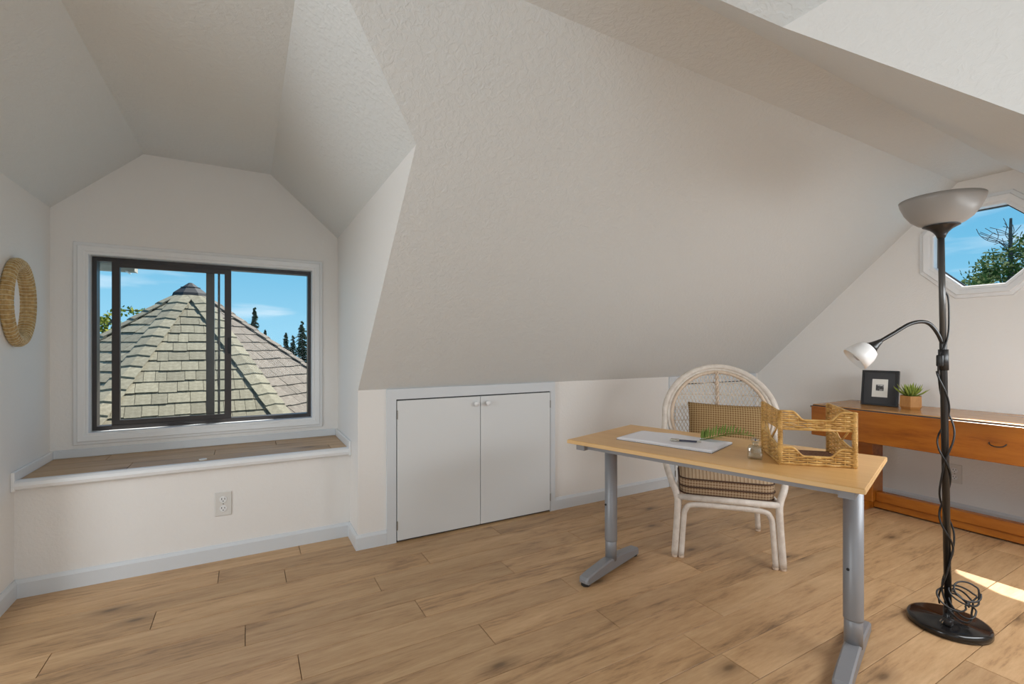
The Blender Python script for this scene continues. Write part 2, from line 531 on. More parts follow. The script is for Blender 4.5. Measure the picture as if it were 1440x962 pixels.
# floor: underlay plus planks, each its own piece
floor = struct(obj('floor', boxes((XL, XR, YWR, YS + .02, -0.06, -0.010)), 'joint'), 'wide oak plank floor running along the low wall')
random.seed(4)
joints = {2.83: .26, 2.677: -.122, 2.524: .168, 2.371: -.34, 2.218: -.633, 2.065: -.005, 1.912: .66, 1.759: .165, 1.606: .832, 1.453: 1.32, 1.30: 1.76, 0.994: 1.536}
PW, PL = 0.153, 1.182
y0 = 2.83
rows = []
y = 2.83
while y > YWR - .1:
    rows.append(round(y, 3)); y -= PW
rows = [2.83] + rows[1:]
def plank_mesh(L, W):
    bm = bmesh.new()
    g, c, d = 0.0013, 0.0008, 0.0008
    lo = [(-L/2 + g, -W/2 + g), (L/2 - g, -W/2 + g), (L/2 - g, W/2 - g), (-L/2 + g, W/2 - g)]
    hi = [(-L/2 + g + c, -W/2 + g + c), (L/2 - g - c, -W/2 + g + c), (L/2 - g - c, W/2 - g - c), (-L/2 + g + c, W/2 - g - c)]
    a = [bm.verts.new((x, y_, -0.0098)) for x, y_ in lo]
    b_ = [bm.verts.new((x, y_, -d)) for x, y_ in lo]
    c_ = [bm.verts.new((x, y_, 0)) for x, y_ in hi]
    for p, q in ((a, b_), (b_, c_)):
        for i in range(4):
            bm.faces.new((p[i], p[(i + 1) % 4], q[(i + 1) % 4], q[i]))
    bm.faces.new(c_)
    bm.faces.new(a[::-1])
    bmesh.ops.recalc_face_normals(bm, faces=bm.faces)
    me = bpy.data.meshes.new('plank')
    bm.to_mesh(me); bm.free()
    me.materials.append(M['oak'])
    return me
plank_cache = {}
def plank(x0, x1, ya, yb, z, parent):
    key = (round(x1 - x0, 3), round(yb - ya, 3))
    if key not in plank_cache:
        plank_cache[key] = plank_mesh(*key)
    o = bpy.data.objects.new('plank', plank_cache[key])
    COL.objects.link(o)
    o.parent = parent
    o.location = ((x0 + x1) / 2, (ya + yb) / 2, z)
    return o
for y in rows:
    yb, ya = min(y + PW, YS), max(y, YWR)
    if yb - ya < 0.01:
        continue
    xs, xe = (XL, XR)
    if y > 2.6:
        xs, xe = (DX0, DX1) if y > YK - 0.01 else (XL, XR)
    if y + PW < YKR:
        xs, xe = RX0, RX1
    j = next((v for k, v in joints.items() if abs(k - y) < 0.01), random.uniform(0, PL))
    while j > xs:
        j -= PL
    x = j
    while x < xe:
        a, b_ = max(x, xs), min(x + PL, xe)
        if b_ - a > 0.03:
            plank(a, b_, ya, yb, 0.0, floor)
        x += PL

# knee wall (front), with its access doors applied on its face
wall_front = struct(keep_slab('wall_front', [(DX1, YK, 0), (XR, YK, 0), (XR, YK, ZK), (DX1, YK, ZK)], (.06, T, 0), 'wall'), 'low off-white knee wall under the sloping ceiling')
wf2 = keep_slab('wall_section', [(XL, YK, 0), (DX0, YK, 0), (DX0, YK, ZK), (XL, YK, ZK)], (-.06, T, 0), 'wall', wall_front)

# gable wall with an octagonal opening
OY, OZ = 1.175, 1.80
def octa(ap, X, cy=OY, cz=OZ):
    R = ap / math.cos(math.pi / 8)
    return [(X, cy + R * math.cos(math.pi / 8 + k * math.pi / 4), cz + R * math.sin(math.pi / 8 + k * math.pi / 4)) for k in range(8)]
gable_pts = [(XR, YKR, 0), (XR, YK, 0), (XR, YK, ZK), (XR, YC1, ZT), (XR, YC0, ZT), (XR, YKR, ZK)]
wall_right = struct(keep_slab('wall_right', gable_pts, (0.085, 0, 0), 'wall', None, [octa(0.262, XR)]), 'off-white gable wall around the octagonal window')
gl = [(XL, p[1], p[2]) for p in gable_pts]
side_hole = [(XL, 0.47, 0.60), (XL, 1.87, 0.60), (XL, 1.87, 1.90 - .28), (XL, 1.72, 1.90), (XL, 0.62, 1.90), (XL, .47, 1.90 - .28)]
wall_left = struct(keep_slab('wall_left', gl, (-0.12, 0, 0), 'wall', None, [side_hole]), 'gable wall at the other end of the attic')
# rear
wall_back = struct(keep_slab('wall_back', [(RX0, YWR, 0), (RX1, YWR, 0), (RX1, YWR, 1.9), (RK1, YWR, ZT), (RK0, YWR, ZT), (RX0, YWR, 1.9)], (0, -0.12, 0), 'wall', None,
                   [[(-0.19, YWR, 0.66), (0.94, YWR, 0.66), (0.94, YWR, 1.66), (-0.19, YWR, 1.66)]]), 'window wall of the rear dormer')
keep_slab('wall_section', [(RX1, YKR, 0), (XR, YKR, 0), (XR, YKR, ZK), (RX1, YKR, ZK)], (.06, -T, 0), 'wall', wall_back)
keep_slab('wall_section', [(XL, YKR, 0), (RX0, YKR, 0), (RX0, YKR, ZK), (XL, YKR, ZK)], (-.06, -T, 0), 'wall', wall_back)
for X, o_ in ((RX1, T), (RX0, -T)):
    keep_slab('cheek', [(X, YWR, 0), (X, YKR, 0), (X, YKR, ZK), (X, YCHR, 1.9), (X, YWR, 1.9)], (o_, -.05, .05), 'wall', wall_back)

# front dormer: cheeks, window wall, wall under the seat
WX0, WX1, WZ0, WZ1 = -0.765, 0.385, 0.662, 1.656
wall_dormer = struct(keep_slab('wall_dormer', [(DX0, YW, 0.45), (DX1, YW, 0.45), (DX1, YW, ZC), (KX1, YW, ZT), (KX0, YW, ZT), (DX0, YW, ZC)], (0, 0.14, 0), 'wall', None,
                     [[(WX0, YW, WZ0), (WX1, YW, WZ0), (WX1, YW, WZ1), (WX0, YW, WZ1)]]), 'dormer end wall around the sliding window')
for nm, X, o_, lb in (('wall_dormer_left', DX0, -T, 'left dormer wall carrying the round woven mirror'), ('wall_dormer_right', DX1, T, 'bright right dormer wall beside the sliding window')):
    struct(keep_slab(nm, [(X, YK, 0), (X, YW, 0), (X, YW, ZC), (X, YCH, ZC), (X, YK, ZK)], (o_, .05, .05), 'wall'), lb)
wall_seat = struct(keep_slab('wall_seat', [(DX0, YS, 0), (DX1, YS, 0), (DX1, YS, 0.50), (DX0, YS, 0.50)], (0, T, 0), 'wall'), 'low wall below the window seat')

# ceiling
ceiling = struct(keep_slab('ceiling', [(XL, YC0, ZT), (XR, YC0, ZT), (XR, YC1, ZT), (XL, YC1, ZT)], (0, 0, T), 'ceiling'), 'textured white attic ceiling with dormer facets')

keep_slab('slope_panel', [(DX1, YK, ZK), (XR, YK, ZK), (XR, YC1, ZT), (KX1, YC1, ZT), (DX1, YCH, ZC)], (.06, .07, .075), 'ceiling', ceiling)
keep_slab('slope_panel', [(XL, YK, ZK), (DX0, YK, ZK), (DX0, YCH, ZC), (KX0, YC1, ZT), (XL, YC1, ZT)], (-.06, .07, .075), 'ceiling', ceiling)
keep_slab('dormer_panel', [(KX0, YC1, ZT), (KX1, YC1, ZT), (KX1, YW, ZT), (KX0, YW, ZT)], (0, 0, T), 'ceiling', ceiling)
keep_slab('dormer_panel', [(KX1, YC1, ZT), (DX1, YCH, ZC), (DX1, YW, ZC), (KX1, YW, ZT)], (0.07, 0, 0.075), 'ceiling', ceiling)
keep_slab('dormer_panel', [(KX0, YC1, ZT), (DX0, YCH, ZC), (DX0, YW, ZC), (KX0, YW, ZT)], (-0.07, 0, 0.075), 'ceiling', ceiling)
keep_slab('slope_panel', [(RX1, YKR, ZK), (XR, YKR, ZK), (XR, YC0, ZT), (RK1, YC0, ZT), (RX1, YCHR, 1.9)], (.06, -.07, .075), 'ceiling', ceiling, [[(x_, y_, ZT - SL * (YC0 - y_)) for x_, y_ in ((1.98, -.20), (3.52, -.20), (3.52, .20), (1.98, .20))]])
keep_slab('slope_panel', [(XL, YKR, ZK), (RX0, YKR, ZK), (RX0, YCHR, 1.9), (RK0, YC0, ZT), (XL, YC0, ZT)], (-.06, -.07, .075), 'ceiling', ceiling)
keep_slab('dormer_panel', [(RK0, YC0, ZT), (RK1, YC0, ZT), (RK1, YWR, ZT), (RK0, YWR, ZT)], (0, 0, T), 'ceiling', ceiling)
keep_slab('dormer_panel', [(RK1, YC0, ZT), (RX1, YCHR, 1.9), (RX1, YWR, 1.9), (RK1, YWR, ZT)], (0.07, 0, 0.075), 'ceiling', ceiling)
keep_slab('dormer_panel', [(RK0, YC0, ZT), (RX0, YCHR, 1.9), (RX0, YWR, 1.9), (RK0, YWR, ZT)], (-0.07, 0, 0.075), 'ceiling', ceiling)

# ------------------------------------------------------------------ baseboards
BH, BT = 0.083, 0.014
def baseboard(name, p, q, inward, label):
    """board from p to q on the floor; inward is the unit vector off the wall"""
    p, q, n = Vector((*p, 0)), Vector((*q, 0)), Vector((*inward, 0))
    bm = bmesh.new()
    prof = [(0, 0), (BT, 0), (BT, BH - .016), (BT * .55, BH - .004), (BT * .4, BH), (0, BH)]
    rings = [[bm.verts.new(a + n * d + Vector((0, 0, z))) for d, z in prof] for a in (p, q)]
    for i in range(len(prof)):
        k = (i + 1) % len(prof)
        bm.faces.new((rings[0][i], rings[0][k], rings[1][k], rings[1][i]))
    bm.faces.new(rings[0]); bm.faces.new(rings[1][::-1])
    return struct(obj(name, bm, 'trim'), label)
baseboard('baseboard_seat', (DX0, YS), (DX1, YS), (0, -1), 'white baseboard below the window seat')
baseboard('baseboard_dormer_left', (DX0, YS), (DX0, YK - .3), (1, 0), 'white baseboard along the left dormer wall')
baseboard('baseboard_dormer_right', (DX1, YS), (DX1, YK), (-1, 0), 'short white baseboard at the dormer return')
baseboard('baseboard_corner', (DX1 - BT, YK), (0.703, YK), (0, -1), 'short white baseboard between dormer and closet doors')
baseboard('baseboard_front', (1.874, YK), (3.0, YK), (0, -1), 'white baseboard on the low wall right of the closet doors')
baseboard('baseboard_right', (XR, YK), (XR, YKR), (-1, 0), 'white baseboard along the gable wall behind the console')

# ------------------------------------------------------------------ closet doors in the knee wall
def closet(n, x0, x1, xm, knob_z, lab):
    tr = struct(obj('trim_%d' % n, boxes((x0 - .058, x0 - .004, YK - .016, YK, 0, ZK), (x1 + .004, x1 + .043, YK - .016, YK, 0, ZK), (x0 - .004, x1 + .004, YK - .016, YK, 0.834, ZK)), 'trim'), 'flat white casing around ' + lab)
    gap_shade = obj('door_gap_shade', boxes((x0 - .004, x1 + .004, YK - .002, YK, 0, .834)), 'slot', tr)  # dark sheet behind the doors, stands for shade in their gaps
    return tr
closet(1, 0.762, 1.832, 1.298, .8, 'the pair of closet doors')
def leaf_door(n, x0, x1, knob_x, hinge_x, lab):
    d = struct(obj('door_%d' % n, boxes((x0, x1, YK - .020, YK - .003, .012, .826), bev=.0012), 'door'), lab)
    if knob_x is not None:
        bm = bmesh.new()
        lathe(bm, [(0, .034), (.009, .033), (.0155, .028), (.017, .021), (.013, .014), (.0075, .010), (.0075, 0), (0, 0)], 20,
              Matrix.Translation((knob_x, YK - .020, .782)) @ Matrix.Rotation(math.pi / 2, 4, 'X'))
        obj('knob', bm, 'casing', d, True)
    for z in (.10, .745):
        bm = bmesh.new()
        tube(bm, [(hinge_x, YK - .0205, z - .025), (hinge_x, YK - .0205, z + .025)], .0035, 8)
        obj('hinge', bm, 'brass', d)
    return d
leaf_door(1, .7635, 1.2955, 1.262, .7625, 'flat white closet door hinged beside the dormer')
leaf_door(2, 1.2995, 1.8305, 1.342, 1.8315, 'flat white closet door hinged towards the desk')
closet(2, 3.066, 4.10, 3.6, .8, 'the closet doors behind the rattan chair')
leaf_door(3, 3.068, 3.58, None, 3.0665, 'flat white closet door behind the rattan chair')
leaf_door(4, 3.584, 4.098, None, 4.0995, 'flat white closet door in the corner behind the rattan chair')

# ------------------------------------------------------------------ window seat
ZS = 0.535
seat = struct(obj('window_seat', boxes((DX0, DX1, YS + .012, YW, .44, ZS - .011)), 'joint'), 'window seat topped with oak boards below the sliding window')
sy = [2.972, 3.122, 3.272, 3.418]
sj = [(-.52, .44), (-.16,), (-.66, .16)]
for i in range(3):
    xs = [DX0 + .014] + list(sj[i]) + [DX1 - .014]
    for a, b_ in zip(xs[:-1], xs[1:]):
        plank(a, b_, sy[i], sy[i + 1], ZS, seat)
bm = bmesh.new()
prof = [(2.972, ZS + .002), (2.945, ZS + .002), (2.932, ZS - .006), (2.926, ZS - .020), (2.930, ZS - .034), (2.943, ZS - .043), (2.970, ZS - .045)]
rings = [[bm.verts.new((x, y_, z)) for y_, z in prof] for x in (DX0 + .012, DX1 - .012)]
for i in range(len(prof)):
    k = (i + 1) % len(prof)
    bm.faces.new((rings[0][i], rings[0][k], rings[1][k], rings[1][i]))
bm.faces.new(rings[0]); bm.faces.new(rings[1][::-1])
obj('nosing', bm, 'casing', seat)
for sgn, X in ((1, DX0), (-1, DX1)):
    a, b_ = sorted((X, X + sgn * .014))
    obj('side_trim', boxes((a, b_, 2.928, YW, ZS - .045, ZS + .043), bev=.003), 'casing', seat)
obj('back_trim', boxes((DX0 + .014, DX1 - .014, YW - .012, YW, ZS, ZS + .046), bev=.003), 'trim', seat)
bm = bmesh.new()
lathe(bm, [(0, .0), (.019, 0), (.019, .004), (.014, .0055), (.0105, .0025), (0, .0025)], 24)
tag(obj('metal_disc', bm, 'outlet', None, True, (-.205, 3.02, ZS)), 'small round pale plate lying on the oak window seat', 'plate')

# ------------------------------------------------------------------ sliding window
win = struct(thing('window_1', 'dark bronze sliding window with white casing over the window seat', None))
def frame_boxes(x0, x1, z0, z1, y0, y1, w, wb=None):
    wb = wb or w
    return boxes((x0, x0 + w, y0, y1, z0, z1), (x1 - w, x1, y0, y1, z0, z1), (x0 + w, x1 - w, y0, y1, z0, z0 + wb), (x0 + w, x1 - w, y0, y1, z1 - wb, z1))
def moulding(x0, x1, z0, z1, yface, steps):
    """mitred picture-frame moulding; steps: (distance outwards, height off the wall)"""
    bm = bmesh.new()
    rings = []
    for d, h in steps:
        rings.append([bm.verts.new(p) for p in ((x0 - d, yface - h, z0 - d), (x1 + d, yface - h, z0 - d), (x1 + d, yface - h, z1 + d), (x0 - d, yface - h, z1 + d))])
    for a, b_ in zip(rings[:-1], rings[1:]):
        for i in range(4):
            bm.faces.new((a[i], a[(i + 1) % 4], b_[(i + 1) % 4], b_[i]))
    return bm
obj('casing', moulding(WX0, WX1, WZ0, WZ1, YW, [(-.004, -.09), (-.004, .010), (0, .013), (.010, .013), (.014, .018), (.040, .020), (.044, .014), (.058, .012), (.062, .0), (.0, 0.0)]), 'casing', win)
FX0, FX1, FZ0, FZ1 = WX0 + .005, WX1 - .003, WZ0 + .005, WZ1 - .005
obj('window_frame', frame_boxes(FX0, FX1, FZ0, FZ1, 3.478, 3.545, .020, .022), 'bronze', win)
# fixed half, outer track
obj('fixed_stile', boxes((-.222, -.178, 3.515, 3.540, FZ0 + .02, FZ1 - .02), (-.160, -.148, 3.520, 3.535, FZ0 + .02, FZ1 - .02)), 'pole_grey', win)
obj('pane', boxes((-.19, FX1 - .018, 3.526, 3.530, FZ0 + .02, FZ1 - .02)), 'glass', win)
sash = obj('sliding_sash', frame_boxes(-.675, -.086, FZ0 + .016, FZ1 - .016, 3.482, 3.508, .036, .034), 'bronze', win)
obj('pane', boxes((-.645, -.116, 3.493, 3.497, FZ0 + .045, FZ1 - .045)), 'glass', sash)
obj('latch', boxes((-.104, -.090, 3.472, 3.482, 1.10, 1.20), bev=.003), 'black', sash)

# ------------------------------------------------------------------ octagonal window
owin = struct(thing('window_2', 'white framed octagonal window in the gable wall', None))
bm = bmesh.new()
rings = []
for ap, dx in ((.252, .084), (.252, -.012), (.258, -.018), (.272, -.018), (.278, -.024), (.306, -.028), (.311, -.018), (.330, -.014), (.334, 0)):
    rings.append([bm.verts.new(p) for p in octa(ap, XR + dx)])
for a, b_ in zip(rings[:-1], rings[1:]):
    for i in range(8):
        bm.faces.new((a[i], a[(i + 1) % 8], b_[(i + 1) % 8], b_[i]))
obj('casing', bm, 'casing', owin)
bm = bmesh.new()
rings = [[bm.verts.new(p) for p in octa(ap, XR + dx)] for ap, dx in ((.252, .045), (.245, .045), (.245, .07), (.252, .07))]
for a, b_ in zip(rings, rings[1:] + rings[:1]):
    for i in range(8):
        bm.faces.new((a[i], a[(i + 1) % 8], b_[(i + 1) % 8], b_[i]))
obj('gasket', bm, 'bronze', owin)
keep_slab('pane', octa(.247, XR + .056), (.004, 0, 0), 'glass', owin)

# unseen windows: rear dormer, plus a gable window and skylight added for light
w3 = struct(thing('window_3', 'window of the rear dormer', None))
bm = frame_boxes(-0.19, 0.94, 0.66, 1.66, YWR - .08, YWR - .03, .03)
obj('window_frame', bm, 'bronze', w3)
w4 = struct(thing('added_window_4', 'made-up gable window around the added side lamp', None))
bm = boxes((XL - .08, XL - .03, .47, .50, .60, 1.62), (XL - .08, XL - .03, 1.84, 1.87, .60, 1.62), (XL - .08, XL - .03, .50, 1.84, .60, .63), (XL - .08, XL - .03, .62, 1.72, 1.87, 1.90))
obj('window_frame', bm, 'bronze', w4)

w5 = struct(thing('added_window_5', 'made-up skylight around the added lamp in the rear slope', None))  # invented opening, goes with the added slope lamp
sk = bmesh.new()
skp = lambda x_, y_, o_: (x_, y_ - .69 * o_, ZT - SL * (YC0 - y_) + .725 * o_)
rings = [[sk.verts.new(skp(x_, y_, o_)) for x_, y_ in ((1.98 + i_, -.20 + i_), (3.52 - i_, -.20 + i_), (3.52 - i_, .20 - i_), (1.98 + i_, .20 - i_))] for i_, o_ in ((0, .03), (.03, .03), (.03, .09), (0, .09))]
for a, b_ in zip(rings, rings[1:] + rings[:1]):
    for i in range(4):
        sk.faces.new((a[i], a[(i + 1) % 4], b_[(i + 1) % 4], b_[i]))
obj('window_frame', sk, 'bronze', w5)

# ------------------------------------------------------------------ outlets
def outlet(label, loc, rotz):
    t = thing('wall_outlet', label, 'outlet', loc, rotz, 'wall outlets')
    obj('cover_plate', boxes((-.039, .039, -.006, 0, -.064, .064), bev=.003), 'outlet', t)
    for zc in (-.024, .024):
        bm = bmesh.new()
        lathe(bm, [(0, .0025), (.0165, .0025), (.0175, 0), (0, 0)], 20, Matrix.Translation((0, -.006, zc)) @ Matrix.Rotation(math.pi / 2, 4, 'X'))
        s_ = obj('socket', bm, 'casing', t)
        obj('slots', boxes((-.0085, -.0055, -.0092, -.0084, zc - .001, zc + .009), (.0055, .0085, -.0092, -.0084, zc - .001, zc + .008), (-.0025, .0025, -.0092, -.0084, zc - .0105, zc - .006)), 'slot', s_)
    bm = bmesh.new()
    lathe(bm, [(0, .0015), (.003, .001), (.0035, 0), (0, 0)], 10, Matrix.Translation((0, -.006, 0)) @ Matrix.Rotation(math.pi / 2, 4, 'X'))
    obj('screw', bm, 'brass', t)
    return t
outlet('white double wall outlet on the wall below the window seat', (-.11, YS, .298), 0)
outlet('white double wall outlet on the gable wall below the console', (XR, 1.318, .278), -math.pi / 2)

# ------------------------------------------------------------------ woven round mirror
mir = thing('wall_mirror', 'oval mirror in a thick coiled seagrass frame on the dormer wall', 'mirror', (DX0, 2.965, 1.342))
MRY, MRZ, MR, MPX = 0.128, 0.175, 0.0225, 0.016
def mir_pt(a, f, rr):
    return (max(.001, MPX + rr * .95 * math.sin(f)), (MRY + rr * math.cos(f)) * math.cos(a), (MRZ + rr * math.cos(f)) * math.sin(a))
bm = bmesh.new()
nu, nv = 232, 61
rings = []
for i in range(nu):
    a = 2 * math.pi * i / nu
    rings.append([bm.verts.new(mir_pt(a, f, MR + .0030 * abs(math.sin(f * 5)) + .0020 * abs(math.sin(a * 29)))) for f in [-1.15 + (math.pi + 2.15) * j / (nv - 1) for j in range(nv)]])
for i in range(nu):
    a, b_ = rings[i], rings[(i + 1) % nu]
    for j in range(nv - 1):
        bm.faces.new((a[j], a[j + 1], b_[j + 1], b_[j]))
obj('woven_frame', bm, 'seagrass', mir, True)
st = bmesh.new()
for i in range(58):
    a = 2 * math.pi * i / 58
    tube(st, [mir_pt(a, f, MR + .0015 + .003 * abs(math.sin(f * 5))) for f in [-.7 + (math.pi + 1.3) * j / 16 for j in range(17)]], 0.0013, 4)
tag(obj('stitching', st, 'seagrass_pale', mir), None, kind='stuff')
bm = bmesh.new()
lathe(bm, [(0, .012), (.1, .012), (.1, .0095), (0, .0095)], 48, Matrix.Diagonal((1, 1.10, 1.57, 1)) @ Matrix.Rotation(math.pi / 2, 4, 'Y'))
obj('mirror_glass', bm, 'mirror', mir)
bm = bmesh.new()
lathe(bm, [(0, .009), (.118, .009), (.118, .001), (0, .001)], 40, Matrix.Diagonal((1, 1.04, 1.43, 1)) @ Matrix.Rotation(math.pi / 2, 4, 'Y'))
obj('backing', bm, 'wicker_dark', mir)

# ------------------------------------------------------------------ desk
DESK_Z = 0.70
C0 = Vector((1.330, 1.826, 0))
U = Vector((0.294, -0.956, 0)).normalized()
V = Vector((-U.y, U.x, 0))
desk_rot = math.atan2(U.y, U.x)
desk = thing('desk', 'beech topped desk on silver T-shaped metal legs', 'desk', (C0.x, C0.y, 0), desk_rot)
# local x runs along the long edge, local y towards the chair
LX, LY = 1.142, 0.592
obj('desk_top', boxes((0, LX, 0, LY, DESK_Z - .018, DESK_Z), bev=.002), 'beech', desk)
obj('edge_band', boxes((-.0012, LX + .0012, -.0012, LY + .0012, DESK_Z - .0165, DESK_Z - .0022)), 'beech_edge', desk)
obj('underframe', boxes((.045, LX - .03, .055, .085, DESK_Z - .045, DESK_Z - .018), (.045, LX - .03, LY - .085, LY - .055, DESK_Z - .045, DESK_Z - .018),
                        (.03, .075, .03, LY - .03, DESK_Z - .048, DESK_Z - .018), (LX - .075, LX - .03, .03, LY - .03, DESK_Z - .048, DESK_Z - .018)), 'silver', desk)
for lx in (.055, LX - .070):
    bm = bmesh.new()
    tube(bm, [(lx, .297, .05), (lx, .297, .18)], .0290, 28)
    leg = obj('leg', bm, 'silver', desk, True)
    bm = bmesh.new()
    tube(bm, [(lx, .297, .15), (lx, .297, .155), (lx, .297, DESK_Z - .02)], .0315, 28)
    obj('upper_sleeve', bm, 'silver', leg, True)
    bm = bmesh.new()
    tube(bm, [(lx - .012, .264, .335), (lx - .012, .2725, .335)], .005, 10)
    obj('screw_hole', bm, 'black', leg)
    # foot: tapered bar
    bm = bmesh.new()
    sec = [(.047, .018, .030), (.058, .012, .044), (.12, .012, .055), (.25, .012, .066), (.345, .012, .066), (.44, .012, .055), (.535, .012, .044), (.547, .018, .030)]
    rings = []
    for y_, zb, zt in sec:
        w = .019 if y_ in (.047, .547) else .0265
        rings.append([bm.verts.new(p) for p in ((lx - w, y_, zb), (lx + w, y_, zb), (lx + w, y_, zt - .006), (lx + w - .006, y_, zt), (lx - w + .006, y_, zt), (lx - w, y_, zt - .006))])
    for a, b_ in zip(rings[:-1], rings[1:]):
        for i in range(6):
            bm.faces.new((a[i], a[(i + 1) % 6], b_[(i + 1) % 6], b_[i]))
    bm.faces.new(rings[0]); bm.faces.new(rings[-1][::-1])
    foot = obj('foot', bm, 'silver', desk)
    for y_ in (.072, .522):
        bm = bmesh.new()
        lathe(bm, [(0, 0), (.021, 0), (.0225, .003), (.0225, .016), (0, .016)], 20, Matrix.Translation((lx, y_, 0)))
        obj('foot_pad', bm, 'black', foot)

def on_desk(u, v, dz=0.0):
    p = C0 + U * u + V * v
    return (p.x, p.y, DESK_Z + dz)

# paper pad
pad = thing('paper_pad', 'open white paper pad lying on the desk under a pen', 'pad', (1.725, 1.541, DESK_Z), math.atan2(-.423, .141))
bm = bmesh.new()
nx, ny = 24, 10
top, bot = [], []
for i in range(nx + 1):
    rt, rb = [], []
    for j in range(ny + 1):
        x = -.222 + .444 * i / nx
        y_ = -.13 + .26 * j / ny
        h = .010 + .0035 * math.exp(-((x + .06) / .07) ** 2) - .002 * (i in (0, nx)) + .001 * math.sin(x * 21 + y_ * 9)
        rt.append(bm.verts.new((x, y_, h)))
        rb.append(bm.verts.new((x, y_, 0.0072)))
    top.append(rt); bot.append(rb)
for i in range(nx):
    for j in range(ny):
        bm.faces.new((top[i][j], top[i + 1][j], top[i + 1][j + 1], top[i][j + 1]))
        bm.faces.new((bot[i][j], bot[i][j + 1], bot[i + 1][j + 1], bot[i + 1][j]))
for i in range(nx):
    bm.faces.new((top[i][0], bot[i][0], bot[i + 1][0], top[i + 1][0]))
    bm.faces.new((top[i][ny], top[i + 1][ny], bot[i + 1][ny], bot[i][ny]))
for j in range(ny):
    bm.faces.new((top[0][j], top[0][j + 1], bot[0][j + 1], bot[0][j]))
    bm.faces.new((top[nx][j], bot[nx][j], bot[nx][j + 1], top[nx][j + 1]))
obj('top_sheet', bm, 'paper', pad, True)
obj('page_block', boxes((-.220, .220, -.128, .128, .0012, .0072)), 'paper_edge', pad)
obj('back_board', boxes((-.222, .222, -.13, .13, 0, .0012)), 'mat_grey', pad)

pen = thing('pen', 'short metal pen with dark barrel lying on the paper pad', 'pen', (1.722, 1.465, DESK_Z + .0175), 2.25)
obj('barrel', tube(bmesh.new(), [(-.045, 0, 0), (0, 0, 0), (.030, 0, 0)], .0048, 12), 'pen_dark', pen, True)
obj('cap', tube(bmesh.new(), [(.028, 0, 0), (.062, 0, 0), (.068, 0, 0)], [.0056, .0054, .0035], 12), 'pen', pen, True)
obj('nib', tube(bmesh.new(), [(-.045, 0, 0), (-.058, 0, 0), (-.066, 0, 0)], [.0046, .003, .0008], 10), 'pen', pen, True)
obj('clip', boxes((.030, .064, -.001, .001, .0054, .0072)), 'pen', pen)

# fern sprig
fern = thing('fern_sprig', 'green fern frond lying on the desk beside the paper pad', 'leaf', (1.853, 1.454, DESK_Z), math.atan2(1.394 - 1.454, 2.096 - 1.853))
stem_pts = catmull([(-.04, .0, .014), (.0, 0, .016), (.08, .008, .026), (.16, .006, .030), (.25, -.01, .018)], 5)
obj('stem', tube(bmesh.new(), stem_pts, [.0018] * len(stem_pts), 6), 'fern', fern)
bm = bmesh.new()
lf = [(0, 0), (.25, .11), (.6, .10), (1, 0), (.6, -.07), (.25, -.09)]
a = [bm.verts.new((x, y_, .0012 + .12 * x * (1 - x))) for x, y_ in lf]
b_ = [bm.verts.new((x, y_, -.0012 + .12 * x * (1 - x))) for x, y_ in lf]
bm.faces.new(a); bm.faces.new(b_[::-1])
for i in range(6):
    bm.faces.new((a[i], b_[i], b_[(i + 1) % 6], a[(i + 1) % 6]))
leaf_o = obj('leaflet', bm, 'fern', fern)
leaf_me = leaf_o.data
first = True
ns = len(stem_pts)
for i in range(1, ns):
    p = stem_pts[i]
    f = i / (ns - 1)
    L = .066 * math.sin(math.pi * min(1, .22 + .78 * f)) ** .8 + .016
    for sgn in (-1, 1):
        o = leaf_o if first else leaf_o.copy()
        if not first:
            COL.objects.link(o)
        first = False
        o.parent = fern
        o.location = p
        o.scale = (L, L * .60, L)
        o.rotation_euler = (sgn * .25, (-.50 if sgn > 0 else -.10) - .10 * ((i * 7) % 3), sgn * (.90 - .35 * f))

# small glass bottle
bot_t = thing('glass_bottle', 'small square clear glass bottle on the desk beside the wicker tray', 'bottle', (1.748, 1.150, DESK_Z), .5)
bm = boxes((-.026, .026, -.026, .026, 0, .050), bev=.006, seg=2)
obj('body', bm, 'bottle_glass', bot_t, True)
obj('inner_wall', boxes((-.020, .020, -.020, .020, .010, .046), bev=.004), 'bottle_glass', bot_t)
bm = bmesh.new(); lathe(bm, [(.0, .05), (.012, .05), (.010, .056), (.013, .059), (.013, .062), (0, .062)], 20)
obj('neck', bm, 'bottle_glass', bot_t, True)
bm = bmesh.new(); lathe(bm, [(0, .060), (.010, .062), (.0165, .070), (.0155, .078), (.008, .084), (0, .085)], 20)
sp = obj('stopper', bm, 'bottle_glass', bot_t, True)
bm = bmesh.new(); bmesh.ops.create_icosphere(bm, subdivisions=2, radius=.0045, matrix=Matrix.Translation((0, 0, .073)))
obj('bead', bm, 'pen_dark', sp, True)

